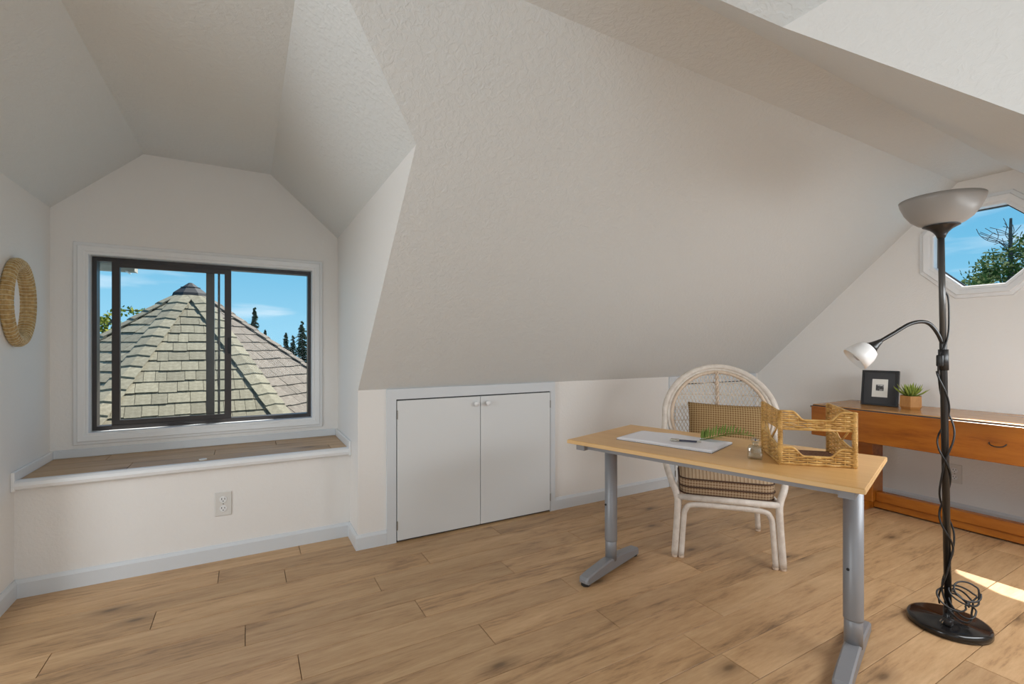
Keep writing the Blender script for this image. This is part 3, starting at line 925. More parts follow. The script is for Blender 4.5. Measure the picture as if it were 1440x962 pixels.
# wicker letter tray
tray = thing('wicker_tray', 'two-tier honey wicker letter tray standing on the desk', 'letter tray', (1.916, 1.051, DESK_Z), math.radians(-44.2))
TW, TD = 0.1215, 0.122
def smooth01(t):
    t = max(0, min(1, t)); return t * t * (3 - 2 * t)
def front_top(s, hi, lo):          # s 0..1 along the front: high at the ends, scooped in the middle
    d = min(s, 1 - s)
    return hi + (lo - hi) * smooth01((d - .16) / .17)
def side_top(s, hi_b, lo, hi_f):   # s 0 (front) .. 1 (back)
    return hi_f + (hi_b - hi_f) * smooth01((s - .05) / .9)
def wall_path(kind, n=33):
    if kind == 'front': return [(-TW + 2 * TW * i / (n - 1), -TD) for i in range(n)]
    if kind == 'left': return [(-TW, -TD + 2 * TD * i / (n - 1)) for i in range(n)]
    return [(TW, -TD + 2 * TD * i / (n - 1)) for i in range(n)]
def weave(name, kind, zbase, topf, bow):
    bm = bmesh.new()
    n = 41
    path = wall_path(kind, n)
    nrm = (0, 1) if kind == 'front' else (1, 0)
    rows_ = 17
    pitch = .0076
    for r in range(rows_):
        z = zbase + pitch * (r + .5)
        run = []
        runs = []
        for i, (x, y_) in enumerate(path):
            s = i / (n - 1)
            if z <= topf(s) - .002:
                w = .0034 * math.cos(math.pi * (i / 5.0 + r))
                run.append((x + nrm[0] * w, y_ + nrm[1] * w, z))
            else:
                if len(run) > 1: runs.append(run)
                run = []
        if len(run) > 1: runs.append(run)
        for q in runs:
            tube(bm, q, .0034, 6)
    o = obj(name, bm, 'wicker', tray, True)
    o['kind'] = 'stuff'
    bm = bmesh.new()
    tube(bm, [(x, y_, topf(i / (n - 1))) for i, (x, y_) in enumerate(path)], .0042, 8)
    obj('rim', bm, 'wicker', o, True)
    bm = bmesh.new()
    for i in range(0, n, 5):
        x, y_ = path[i]
        tube(bm, [(x, y_, zbase), (x, y_, topf(i / (n - 1)))], .0022, 5)
    st_ = obj('stakes', bm, 'wicker', o)
    st_['kind'] = 'stuff'
    return o
lo_f = lambda s: front_top(s, .066, .034)
up_f = lambda s: front_top(s, .200, .168)
weave('lower_front', 'front', .004, lo_f, 0)
weave('lower_side', 'left', .004, lambda s: side_top(s, .098, .06, .066), 0)
weave('lower_side', 'right', .004, lambda s: side_top(s, .098, .06, .066), 0)
def weave_band(name, kind, z0, topf):
    return weave(name, kind, z0, topf, 0)
weave_band('upper_front', 'front', .134, up_f)
weave_band('upper_side', 'left', .134, lambda s: side_top(s, .205, .2, .198))
weave_band('upper_side', 'right', .134, lambda s: side_top(s, .205, .2, .198))
obj('lower_rail', tubes([[(-TW, -TD, .134), (TW, -TD, .134)], [(-TW, -TD, .134), (-TW, TD, .134)], [(TW, -TD, .134), (TW, TD, .134)], [(-TW, TD, .134), (TW, TD, .134)]], .0042, 8), 'wicker', tray, True)
obj('base_rim', tubes([[(-TW, -TD, .005), (TW, -TD, .005), (TW, TD, .005), (-TW, TD, .005)]], .005, 8, True), 'wicker', tray, True)
for sx in (-1, 1):
    for sy_ in (-1, 1):
        ht = .203 if sy_ < 0 else .208
        bm = bmesh.new()
        tube(bm, [(sx * TW, sy_ * TD, .0), (sx * TW, sy_ * TD, ht)], .0072, 10)
        pst = obj('corner_post', bm, 'wicker', tray, True)
        bm = bmesh.new()
        helix = [(sx * TW + .0086 * math.cos(t * .8), sy_ * TD + .0086 * math.sin(t * .8), .003 + (ht - .006) * t / 260.0) for t in range(261)]
        tube(bm, helix, .0020, 4)
        obj('wrapping', bm, 'wicker', pst, True)
    obj('cross_brace', tubes([[(sx * TW, -.085, .134), (sx * TW, -.005, .078)], [(sx * TW, .085, .134), (sx * TW, .005, .08)]], .0034, 8), 'wicker', tray, True)
bm = boxes((-TW, TW, -TD, TD, .003, .006))
for k in range(44):
    y_ = -TD + .004 + k * (2 * TD - .008) / 43
    pts = [(-TW + 2 * TW * i / 24, y_, .0075 + .0018 * math.sin(math.pi * (i + k))  * (1 if i % 2 else -1)) for i in range(25)]
    tube(bm, pts, .003, 5)
obj('tray_floor', bm, 'wicker_dark', tray)

# ------------------------------------------------------------------ rattan chair
CH = Vector((2.21, 1.6125, 0))
ch_rot = math.atan2(-.738, .675)
chair = thing('rattan_chair', 'whitewashed rattan chair with round cane back behind the desk', 'chair', (CH.x, CH.y, 0), ch_rot)
# local x to the sitter's side along the front edge, local y to the back
BW = .300
def back_pt(a, rx, rz, cz=.715, yb=.50, lean=.20):
    z = cz + rz * math.sin(a)
    return Vector((rx * math.cos(a), yb + lean * (z - cz) - .10 * (math.cos(a) ** 2), z))
hoop = []
for k in range(0, 41):
    a = math.radians(-22 + (224) * k / 40)
    hoop.append(back_pt(a, .316, .298))
left_arm = [Vector((-.318, .30, .52)), Vector((-.308, .17, .465)), Vector((-.280, .055, .405)), Vector((-.252, .015, .34)), Vector((-.246, .0, .27)), Vector((-.262, -.004, .012))]
right_arm = [Vector((-p.x, p.y, p.z)) for p in left_arm]
full = right_arm[::-1] + hoop + left_arm
sm = catmull(full[:6], 6)[:-1] + full[6:-6] + catmull(full[-6:], 6)[1:]
sm = catmull([full[0], full[1], full[2], full[3], full[4], full[5]] + hoop[1:-1:3] + [full[-6], full[-5], full[-4], full[-3], full[-2], full[-1]], 7)
obj('frame_hoop', tube(bmesh.new(), sm, .0175, 12), 'rattan', chair, True)
inner = [back_pt(math.radians(-48 + 276 * k / 44), .272, .264) for k in range(45)]
obj('inner_hoop', tube(bmesh.new(), inner, .0105, 10), 'rattan_tan', chair, True)
inner2 = [back_pt(math.radians(-40 + 260 * k / 44), .293, .281) for k in range(45)]
obj('middle_hoop', tube(bmesh.new(), inner2, .0095, 8), 'rattan', chair, True)
# cane lattice inside the inner hoop
def surf(x, z):
    c2 = min(1.0, (x / .272) ** 2)
    return Vector((x, .50 + .20 * (z - .715) - .10 * c2, z))
cane = bmesh.new()
def inside(x, z):
    return (x / .272) ** 2 + ((z - .715) / .264) ** 2 < 1.0
for d in (-1, 1):
    k = -60
    while k < 61:
        run = []
        for i in range(101):
            z = .43 + .57 * i / 100
            x = k * .021 + d * (z - .715) * .5
            if inside(x, z):
                run.append(surf(x, z) + Vector((0, .0016 * d, 0)))
            else:
                if len(run) > 2: tube(cane, run[::4] + [run[-1]], .0021, 4)
                run = []
        if len(run) > 2: tube(cane, run[::4] + [run[-1]], .0021, 4)
        k += 1
for zz in (.52, .60, .68, .76, .84, .91):
    run = [surf(x, zz) + Vector((0, -.003, 0)) for x in [(-.29 + .58 * i / 30) for i in range(31)] if inside(x, zz)]
    tube(cane, run, .0017, 4)
tag(obj('cane_back', cane, 'cane', chair), 'open diamond cane weave', kind='stuff')
twist = []
for ph in (0, math.pi):
    twist.append([surf(.0065 * math.cos(t * .9 + ph), .45 + .53 * t / 60) + Vector((0, -.010 + .0065 * math.sin(t * .9 + ph), 0)) for t in range(61)])
obj('twisted_spindle', tubes(twist, .0065, 6), 'rattan_tan', chair, True)
# inner front legs and rail in one bend
bend = catmull([(-.228, -.002, .012), (-.216, 0, .20), (-.205, 0, .262), (-.165, 0, .290), (0, 0, .294), (.165, 0, .290), (.205, 0, .262), (.216, 0, .20), (.228, -.002, .012)], 8)
obj('front_bow', tube(bmesh.new(), bend, .0145, 12), 'rattan', chair, True)
obj('front_rail', tube(bmesh.new(), [(-.245, .004, .326), (.245, .004, .326)], .0165, 12), 'rattan', chair, True)
for sx in (-1, 1):
    obj('side_rail', tube(bmesh.new(), [(sx * .245, .004, .326), (sx * .235, .25, .322), (sx * .215, .47, .318)], .0145, 10), 'rattan', chair, True)
    obj('back_leg', tube(bmesh.new(), catmull([(sx * .235, .535, .012), (sx * .222, .50, .18), (sx * .212, .475, .33), (sx * .225, .455, .50)], 5), .0155, 12), 'rattan', chair, True)
obj('back_rail', tube(bmesh.new(), [(-.215, .47, .318), (.215, .47, .318)], .0145, 10), 'rattan', chair, True)
obj('seat_slats', tubes([[(x, .01, .328), (x, .465, .322)] for x in [-.18 + .045 * i for i in range(9)]], .008, 6), 'rattan', chair, True)
for x, y_ in ((-.262, -.004), (.262, -.004), (-.228, -.002), (.228, -.002), (-.235, .535), (.235, .535)):
    bm = bmesh.new(); lathe(bm, [(0, 0), (.013, 0), (.0155, .004), (.0155, .013), (0, .013)], 14, Matrix.Translation((x, y_, 0)))
    obj('foot_cap', bm, 'rattan_tan', chair)

def cushion_mesh(w, d, h, ex=5.0, puff=.35, n=28):
    """pillow-like rounded block centred at the origin: w x d x h"""
    bm2 = bmesh.new()
    for sgn in (1, -1):
        grid_ = []
        for i in range(n + 1):
            r = []
            for j in range(n + 1):
                u, v = -1 + 2 * i / n, -1 + 2 * j / n
                fall = ((1 - abs(u) ** ex) * (1 - abs(v) ** ex)) ** puff
                x = u * w / 2 * (1 - .045 * (1 - v * v) * abs(u) ** 3)
                y_ = v * d / 2 * (1 - .045 * (1 - u * u) * abs(v) ** 3)
                r.append(bm2.verts.new((x, y_, sgn * h / 2 * fall)))
            grid_.append(r)
        for i in range(n):
            for j in range(n):
                q = (grid_[i][j], grid_[i + 1][j], grid_[i + 1][j + 1], grid_[i][j + 1])
                bm2.faces.new(q if sgn > 0 else q[::-1])
    bmesh.ops.remove_doubles(bm2, verts=bm2.verts, dist=1e-5)
    return bm2
def chair_world(p):
    return CH + Matrix.Rotation(ch_rot, 3, 'Z') @ Vector(p)
# seat cushion: boxed sides in check, striped top, dark piping
sc_loc = chair_world((0, .235, .337))
sc = thing('seat_cushion', 'thick tan and brown checked seat cushion on the rattan chair', 'cushion', sc_loc, ch_rot)
def rrect(w, d, r, n=6):
    out = []
    for cx_, cy_, a0 in ((w/2 - r, d/2 - r, 0), (-w/2 + r, d/2 - r, 90), (-w/2 + r, -d/2 + r, 180), (w/2 - r, -d/2 + r, 270)):
        for k in range(n + 1):
            a = math.radians(a0 + 90 * k / n)
            out.append((cx_ + r * math.cos(a), cy_ + r * math.sin(a)))
    return out
SW, SD = .470, .455
base_loop = rrect(SW, SD, .06)
bm = bmesh.new()
rings = []
for z, k in ((0.0, .94), (.008, .985), (.035, 1.0), (.070, 1.0), (.088, .995)):
    rings.append([bm.verts.new((x * k, y_ * k, z)) for x, y_ in base_loop])
for a, b_ in zip(rings[:-1], rings[1:]):
    for i in range(len(a)):
        bm.faces.new((a[i], a[(i + 1) % len(a)], b_[(i + 1) % len(a)], b_[i]))
bm.faces.new(rings[0][::-1])
obj('side_band', bm, 'plaid_stripe', sc, True)
bm = bmesh.new()
rings = []
for z, k in ((.088, .995), (.100, .985), (.115, .95), (.128, .88), (.138, .74), (.144, .5), (.147, .2)):
    rings.append([bm.verts.new((x * k, y_ * k, z)) for x, y_ in base_loop])
for a, b_ in zip(rings[:-1], rings[1:]):
    for i in range(len(a)):
        bm.faces.new((a[i], a[(i + 1) % len(a)], b_[(i + 1) % len(a)], b_[i]))
bm.faces.new(rings[-1])
M['seat_stripe'] = plaid('tan_stripe_fabric', (0.46, 0.33, 0.21), (0.20, 0.125, 0.075), (0.62, 0.50, 0.36), 110, 110, True)
obj('top_panel', bm, 'seat_stripe', sc, True)
for z, k in ((.088, 1.0), (.045, 1.004), (.006, .985)):
    obj('piping', tube(bmesh.new(), [(x * k, y_ * k, z) for x, y_ in base_loop], .0042, 6, True), 'piping', sc, True)
# back pillow, leaning on the cane back
pl_loc = chair_world((.045, .365, .648))
pil = obj('back_pillow', cushion_mesh(.455, .300, .125, 4.0, .42), 'plaid', None, True)
# cushion built flat in xy: stand it up (y -> z) and lean it
me = pil.data
me.transform(Matrix.Rotation(math.pi / 2, 4, 'X'))
pil.location = pl_loc
pil.rotation_euler = (math.radians(-14), math.radians(1.5), ch_rot)
tag(pil, 'brown checked oblong pillow leaning on the cane chair back', 'pillow')

# ------------------------------------------------------------------ drop-leaf console
con = thing('console_table', 'long orange pine drop-leaf console against the gable wall', 'console', (3.885, 1.10, 0))
# local frame is world-aligned: x towards the wall, y along it
CZ = .722
CYA, CYB = -.85, .835
obj('table_top', boxes((-.262, .292, CYA, CYB, CZ - .020, CZ), bev=.004, seg=2), 'pine_top', con)
lf_ = obj('drop_leaf', boxes((-.283, -.262, CYA, CYB, .500, CZ - .012), bev=.005, seg=2), 'pine', con)
obj('rule_joint', boxes((-.266, -.2585, CYA + .002, CYB - .002, CZ - .0235, CZ - .006)), 'slot', con)
obj('leaf_tip', boxes((-.284, -.262, CYB, CYB + .006, CZ - .022, CZ - .010)), 'brass', con)
for yy in (CYB - .245, CYA + .245):
    obj('leg', boxes((-.075, .075, yy - .055, yy + .055, .055, CZ - .020), bev=.004), 'pine', con)
    obj('trestle_foot', boxes((-.235, .275, yy - .035, yy + .035, 0, .058), bev=.008, seg=2), 'pine', con)
    obj('bearer', boxes((-.22, .25, yy - .025, yy + .025, CZ - .075, CZ - .0205)), 'pine', con)
obj('stretcher', boxes((-.035, .020, CYA + .30, CYB - .30, .058, .125), bev=.006, seg=2), 'pine', con)
obj('front_runner', boxes((-.02, .055, CYA + .28, CYB - .28, .010, .0575), bev=.006, seg=2), 'pine', con)

pull = [Vector((-.2895 - .012 * math.sin(math.pi * k / 10), -.150 - .034 * math.cos(math.pi * k / 10), .608 - .016 * math.sin(math.pi * k / 10))) for k in range(11)]
obj('pull', tube(bmesh.new(), [Vector((-.282, -.184, .609))] + pull + [Vector((-.282, -.116, .609))], .003, 6), 'black_metal', lf_, True)
# picture frame on the console, leaning back a little
pf = thing('picture_frame', 'black framed small monochrome print with wide dark mat on the console', 'picture frame', (3.925, 1.645, CZ + .001), math.radians(-90 + 6))
pw, ph = .108, .250
lean = Matrix.Rotation(math.radians(-9), 4, 'X')
def leaned(bm):
    bmesh.ops.transform(bm, matrix=lean, verts=bm.verts)
    return bm
# local: x along the frame, -y is its face
obj('frame', leaned(boxes((-pw, -pw + .012, -.012, .010, 0, ph), (pw - .012, pw, -.012, .010, 0, ph), (-pw + .012, pw - .012, -.012, .010, 0, .012), (-pw + .012, pw - .012, -.012, .010, ph - .012, ph))), 'black', pf)
obj('dark_mat', leaned(boxes((-pw + .012, pw - .012, -.003, .006, .012, ph - .012))), 'mat_grey', pf)
obj('white_mat', leaned(boxes((-.046, .046, -.0042, -.003, .060, .188))), 'mat_white', pf)
pr = obj('print', boxes((-.023, .023, -.0006, .0006, -.024, .024)), 'print', pf)
pr.matrix_local = lean @ Matrix.Translation((0, -.0046, .128))
obj('easel_back', boxes((-.022, .022, .045, .049, 0, .17)), 'black', pf).matrix_local = Matrix.Translation((0, .048, -.003)) @ Matrix.Rotation(math.radians(14), 4, 'X')

# succulent in a faceted wooden pot
pot = thing('potted_succulent', 'spiky green succulent in a hexagonal wooden pot on the console', 'plant', (3.90, 1.452, CZ), .35)
bm = bmesh.new()
lathe(bm, [(0, 0), (.054, 0), (.066, .018), (.064, .090), (.058, .090), (.056, .074), (0, .074)], 6)
obj('wooden_pot', bm, 'pot', pot)
bm = bmesh.new(); lathe(bm, [(0, .080), (.040, .079), (.056, .076)], 12)
obj('soil', bm, 'soil', pot)
bm = bmesh.new()
prof = [(0, .013, .004), (.25, .018, .006), (.6, .012, .005), (.85, .006, .003), (1.0, .0006, .0006)]
rings = []
for t, w, h in prof:
    x, zc = t * .085, .028 * t * t
    rings.append([bm.verts.new(p) for p in ((x, -w / 2, zc + h * .6), (x, 0, zc - h * .5), (x, w / 2, zc + h * .6), (x, 0, zc + h * .2))])
for a, b_ in zip(rings[:-1], rings[1:]):
    for i in range(4):
        bm.faces.new((a[i], a[(i + 1) % 4], b_[(i + 1) % 4], b_[i]))
bm.faces.new(rings[0]); bm.faces.new(rings[-1][::-1])
sl0 = obj('leaf', bm, 'succulent', pot)
first = True
random.seed(8)
for ringi, (n, el, L) in enumerate(((13, .30, 1.0), (11, .62, 1.0), (9, .95, .92), (6, 1.25, .8))):
    for k in range(n):
        o = sl0 if first else sl0.copy()
        if not first: COL.objects.link(o)
        first = False
        o.parent = pot
        a = 2 * math.pi * (k + .5 * (ringi % 2)) / n + random.uniform(-.1, .1)
        s_ = L * random.uniform(1.0, 1.3)
        o.location = (.008 * math.cos(a), .008 * math.sin(a), .082)
        o.rotation_euler = (0, -el + random.uniform(-.08, .08), a)
        o.scale = (s_, s_, s_)

# ------------------------------------------------------------------ floor lamp
lamp = thing('floor_lamp', 'black uplighter floor lamp with grey bowl shade and small reading arm', 'lamp', (2.50, .805, 0))
R_ = Vector((math.cos(YAW), -math.sin(YAW), 0))   # directions used to lay the lamp's arm out sideways
tilt = R_ * -.030
def lp(h):
    return tilt * (h / 1.6) + Vector((0, 0, h))
bm = bmesh.new()
lathe(bm, [(0, 0), (.126, 0), (.132, .004), (.1325, .020), (.129, .027), (.118, .031), (.020, .034), (.017, .040), (.0165, .075), (0, .075)], 56)
obj('base', bm, 'black_gloss', lamp, True)
obj('pole', tube(bmesh.new(), [lp(.03), lp(1.15), lp(1.16)], .0122, 16), 'black_metal', lamp, True)
obj('upper_pole', tube(bmesh.new(), [lp(1.15), lp(1.60)], .0108, 16), 'pole_grey', lamp, True)
top_m = Matrix.Translation(lp(1.585))
bm = bmesh.new()
lathe(bm, [(0, 0), (.013, 0), (.017, .012), (.024, .024), (.036, .036), (.054, .046), (.060, .049), (.05, .052), (0, .052)], 40, top_m)
obj('shade_holder', bm, 'black_metal', lamp, True)
bm = bmesh.new()
lathe(bm, [(.05, .049), (.075, .060), (.098, .079), (.118, .108), (.132, .142), (.136, .160), (.1335, .160), (.129, .142), (.115, .110), (.095, .082), (.072, .064), (.0, .053)], 64, top_m)
obj('bowl_shade', bm, 'shade', lamp, True)
def side(r, z, f=0.0):
    """point r metres sideways of the pole foot, height z"""
    return R_ * r + Vector((math.sin(YAW), math.cos(YAW), 0)) * f + Vector((0, 0, z))
arm = catmull([side(-.018, 1.09), side(-.026, 1.155), side(-.058, 1.215), side(-.096, 1.242), side(-.155, 1.235), side(-.225, 1.195), side(-.280, 1.163)], 8)
arm = [p + Vector((0, 0, 0)) for p in arm]
obj('reading_arm', tube(bmesh.new(), arm, .0075, 12), 'black_metal', lamp, True)
ax0 = side(-.276, 1.165)
axd = (side(-.362, 1.092, .025) - ax0).normalized()
am = Matrix.Translation(ax0) @ axd.to_track_quat('Z', 'Y').to_matrix().to_4x4()
bm = bmesh.new()
lathe(bm, [(0, -.004), (.009, 0), (.012, .012), (.020, .034), (.027, .046), (.020, .048), (0, .048)], 28, am)
obj('socket', bm, 'black_metal', lamp, True)
bm = bmesh.new()
lathe(bm, [(.022, .043), (.036, .050), (.046, .070), (.0515, .098), (.053, .122), (.0505, .122), (.048, .098), (.043, .072), (.033, .053), (.0, .050)], 40, am)
sh2 = obj('small_shade', bm, 'shade_small', lamp, True)
bm = bmesh.new()
lathe(bm, [(0, .050), (.012, .052), (.016, .070), (.024, .090), (.023, .104), (.012, .113), (0, .115)], 24, am)
obj('bulb', bm, 'bulb', sh2, True)
bm = boxes((-.012, .012, -.012, .012, 1.060, 1.108), bev=.005, seg=2)
bmesh.ops.transform(bm, matrix=Matrix.Translation(lp(1.085) - Vector((0, 0, 1.085)) + R_ * -.012), verts=bm.verts)
obj('switch_housing', bm, 'black', lamp, True)
bm = bmesh.new()
tube(bm, [lp(1.13), lp(1.045)], .0165, 16)
obj('arm_clamp', bm, 'black', lamp, True)
# cords
FWD = Vector((math.sin(YAW), math.cos(YAW), 0))
def wrap(z0, z1, turns, r, ph, wob=0.0):
    pts = []
    n = 90
    for i in range(n + 1):
        t = i / n
        z = z0 + (z1 - z0) * t
        a = ph + turns * 2 * math.pi * t
        rr = r + wob * (0.5 + .5 * math.sin(t * 17 + ph))
        pts.append(lp(z) + R_ * rr * math.cos(a) + FWD * rr * math.sin(a) * .8)
    return pts
obj('power_cord', tubes([wrap(1.04, .10, 3.2, .0155, 2.6, .010)], .0036, 6), 'black', lamp, True)
obj('switch_cord', tubes([wrap(1.07, .08, -2.2, .016, 3.3, .016)], .0034, 6), 'black', lamp, True)
obj('arm_cord', tube(bmesh.new(), catmull([lp(1.10) + R_ * -.02, lp(1.17) + R_ * .004 + FWD * -.014, lp(1.26) + R_ * .026, lp(1.34) + R_ * .024, lp(1.365) + R_ * .012], 6), .0034, 6), 'black', lamp, True)
random.seed(21)
coil = []
for k in range(5):
    rx, rz_ = random.uniform(.040, .062), random.uniform(.030, .060)
    cx_ = random.uniform(-.012, .045); cz_ = .085 + k * .018
    ti = random.uniform(-.6, .6)
    for i in range(16):
        a = 2 * math.pi * i / 16
        coil.append(R_ * (cx_ + rx * math.cos(a)) + FWD * (-.018 + .034 * math.sin(a) * math.cos(ti) - .004 * k) + Vector((0, 0, max(.040, cz_ + rz_ * math.sin(a + ti) * .8))))
obj('coiled_cord', tube(bmesh.new(), catmull(coil, 3), .0034, 6), 'black', lamp, True)
pg = boxes((-.030, -.002, -.012, .012, .034, .056), bev=.004, seg=2)
bmesh.ops.transform(pg, matrix=Matrix.Translation(R_ * -.035 + FWD * -.045), verts=pg.verts)
plug = obj('plug', pg, 'black', lamp, True)
pp = bmesh.new()
for q in (-.005, .005):
    c_ = R_ * -.067 + FWD * (-.045 + q) + Vector((0, 0, .046))
    box(pp, c_.x - .008, c_.x + .008, c_.y - .001, c_.y + .001, c_.z - .003, c_.z + .003)
obj('prongs', pp, 'pen', plug)

# ------------------------------------------------------------------ outside: turret roof
AP = Vector((-0.498, 5.788, 1.755))
PT = 0.80
NS = 8
ROT = math.radians(28)
RAP = 1.92
turret = thing('turret_roof', 'eight-sided shingled turret roof outside the sliding window', 'roof', (AP.x, AP.y, -2.4))
Rc = RAP / math.cos(math.pi / NS)
bm = bmesh.new()
apv = bm.verts.new((0, 0, AP.z + 2.4))
ev = [bm.verts.new((Rc * math.cos(ROT + i * 2 * math.pi / NS), Rc * math.sin(ROT + i * 2 * math.pi / NS), AP.z + 2.4 - RAP * PT)) for i in range(NS)]
for i in range(NS):
    bm.faces.new((apv, ev[i], ev[(i + 1) % NS]))
bm.faces.new(ev[::-1])
obj('roof_deck', bm, 'roof_felt', turret)
bm = bmesh.new()
rw = Rc * .86
for i in range(NS):
    a0, a1 = ROT + i * 2 * math.pi / NS, ROT + (i + 1) * 2 * math.pi / NS
    q = [(rw * math.cos(a0), rw * math.sin(a0), 0), (rw * math.cos(a1), rw * math.sin(a1), 0), (rw * math.cos(a1), rw * math.sin(a1), AP.z + 2.4 - RAP * PT + .02), (rw * math.cos(a0), rw * math.sin(a0), AP.z + 2.4 - RAP * PT + .02)]
    bm.faces.new([bm.verts.new(p) for p in q])
bmesh.ops.remove_doubles(bm, verts=bm.verts, dist=1e-5)
obj('turret_wall', bm, 'siding', turret)
APL = Vector((0, 0, AP.z + 2.4))
random.seed(12)
CAM = Vector((0, 0, 1.14))
def project(p):
    d = p - CAM
    dep = d.x * math.sin(YAW) + d.y * math.cos(YAW)
    r = d.x * math.cos(YAW) - d.y * math.sin(YAW)
    if dep < .1: return None
    return (720 + F_PX * r / dep, 488 - F_PX * d.z / dep, dep)
singles, rest = [], []
TN = math.tan(math.pi / NS)
EXPO = 0.100      # horizontal run of one course
for i in range(NS):
    am_ = ROT + (i + .5) * 2 * math.pi / NS
    e_ = Vector((math.cos(am_), math.sin(am_), 0)); l_ = Vector((-math.sin(am_), math.cos(am_), 0))
    nrm = (e_ * PT + Vector((0, 0, 1))).normalized()
    sunward = e_.x > 0.45
    centre = AP + e_ * 1.0 - Vector((0, 0, PT))
    facing = nrm.dot(CAM - centre) > 0
    h = .12
    while h < RAP - .02:
        h0, h1 = h - .02, h + EXPO
        u = -h1 * TN - random.uniform(0, .1)
        while u < h1 * TN:
            w = random.choice((.075, .10, .12, .145))
            ua, ub = u + .0015, u + w - .0015
            u += w
            lift = random.uniform(.011, .017)
            def cl(x, hh): return max(-hh * TN, min(hh * TN, x))
            drop = random.uniform(-.004, .004)
            c4 = [(h0, cl(ua, h0), .002), (h0, cl(ub, h0), .002), (h1 + drop, cl(ub, h1), lift), (h1 + drop, cl(ua, h1), lift)]
            if c4[2][1] - c4[3][1] < .012:
                continue
            top = [APL + e_ * hh + l_ * uu + Vector((0, 0, -hh * PT)) + nrm * of for hh, uu, of in c4]
            botm = [p - nrm * (.006 if k > 1 else .002) for k, p in enumerate(top)]
            wc = sum((p for p in top), Vector()) / 4 + Vector((AP.x, AP.y, -2.4))
            pr_ = project(wc)
            vis = facing and pr_ and 130 < pr_[0] < 445 and 370 < pr_[1] < 612
            (singles if vis else rest).append((top, botm, 'shingle_sunward' if sunward else 'shingle', (w / pr_[2]) if pr_ else 0))
        h += EXPO
singles.sort(key=lambda s: -s[3])
rest += singles[300:]
singles = singles[:300]
def shingle_faces(bm, top, botm):
    a = [bm.verts.new(p) for p in top]; b_ = [bm.verts.new(p) for p in botm]
    bm.faces.new(a); bm.faces.new(b_[::-1])
    for k in range(4):
        bm.faces.new((a[k], b_[k], b_[(k + 1) % 4], a[(k + 1) % 4]))
for top, botm, mt, _ in singles:
    bm = bmesh.new()
    c_ = sum(top, Vector()) / 4
    shingle_faces(bm, [p - c_ for p in top], [p - c_ for p in botm])
    bmesh.ops.remove_doubles(bm, verts=bm.verts, dist=1e-5)
    obj('shingle', bm, mt, turret, False, c_)
for mt in ('shingle', 'shingle_sunward'):
    bm = bmesh.new()
    for top, botm, m_, _ in rest:
        if m_ == mt: shingle_faces(bm, top, botm)
    tag(obj('shingle_field', bm, mt, turret), None, kind='stuff')
# hip caps
caps = 0
for i in range(NS):
    a = ROT + i * 2 * math.pi / NS
    hd = Vector((math.cos(a), math.sin(a), 0)); sd = Vector((-math.sin(a), math.cos(a), 0))
    ph_ = PT * math.cos(math.pi / NS)
    r = .16
    facing = hd.dot(Vector((CAM.x - AP.x, CAM.y - AP.y, 0)).normalized()) > -.25
    while r < Rc - .03:
        def cap_pt(rr, s, of):
            # walk sideways off the hip onto the neighbouring face
            drop = abs(s) * .26
            return APL + hd * rr + sd * s + Vector((0, 0, -rr * ph_ - drop * .62 + of))
        wd = .085
        top = [cap_pt(r - .02, -wd, .014), cap_pt(r - .02, 0, .016), cap_pt(r - .02, wd, .014), cap_pt(r + .118, wd, .030), cap_pt(r + .125, 0, .034), cap_pt(r + .118, -wd, .030)]
        c_ = sum(top, Vector()) / 6
        if facing:
            bm = bmesh.new()
            tv = [bm.verts.new(p - c_) for p in top]
            bv = [bm.verts.new(p - c_ - Vector((0, 0, .010))) for p in top]
            bm.faces.new((tv[0], tv[1], tv[4], tv[5])); bm.faces.new((tv[1], tv[2], tv[3], tv[4]))
            bm.faces.new((bv[5], bv[4], bv[1], bv[0])); bm.faces.new((bv[4], bv[3], bv[2], bv[1]))
            for k in range(6):
                bm.faces.new((tv[k], bv[k], bv[(k + 1) % 6], tv[(k + 1) % 6]))
            obj('hip_cap_shingle', bm, 'shingle_sunward' if hd.x > .55 else 'shingle', turret, False, c_)
            caps += 1
        r += .112
# metal cap vent on the apex
bm = bmesh.new()
lathe(bm, [(.09, -.085), (.09, -.01), (0, -.01)], 8, Matrix.Translation(APL) @ Matrix.Rotation(ROT, 4, 'Z'))
cv = obj('vent_neck', bm, 'vent_metal', turret)
bm = bmesh.new()
lathe(bm, [(.0, .040), (.018, .036), (.155, -.072), (.165, -.100), (.150, -.098), (0, -.03)], 8, Matrix.Translation(APL) @ Matrix.Rotation(ROT, 4, 'Z'))
obj('vent_cap', bm, 'vent_metal', turret)

# eave of the dormer with its gutter
ev_ = struct(obj('trim_3', boxes((DX0 - .55, DX1 + .45, YW + .14, 3.715, 1.80, 1.86)), 'siding'), 'soffit of the dormer eave outside')
gut = thing('gutter', 'cream gutter end under the eave outside the sliding window', 'gutter', (-1.05, 3.77, 1.612))
bm = bmesh.new()
prof = [(-.05, .09), (-.05, .03), (-.03, .0), (.03, 0), (.05, .03), (.05, .09), (.044, .09), (.044, .033), (.027, .006), (-.027, .006), (-.044, .033), (-.044, .09)]
rings = [[bm.verts.new((x, y_, z)) for y_, z in prof] for x in (-.45, .435)]
for i in range(len(prof)):
    k = (i + 1) % len(prof)
    bm.faces.new((rings[0][i], rings[0][k], rings[1][k], rings[1][i]))
obj('trough', bm, 'siding', gut)
obj('end_cap', boxes((.435, .440, -.05, .05, 0, .09)), 'siding', gut)
obj('bracket', boxes((.395, .405, -.055, .055, -.006, .0)), 'casing', gut)

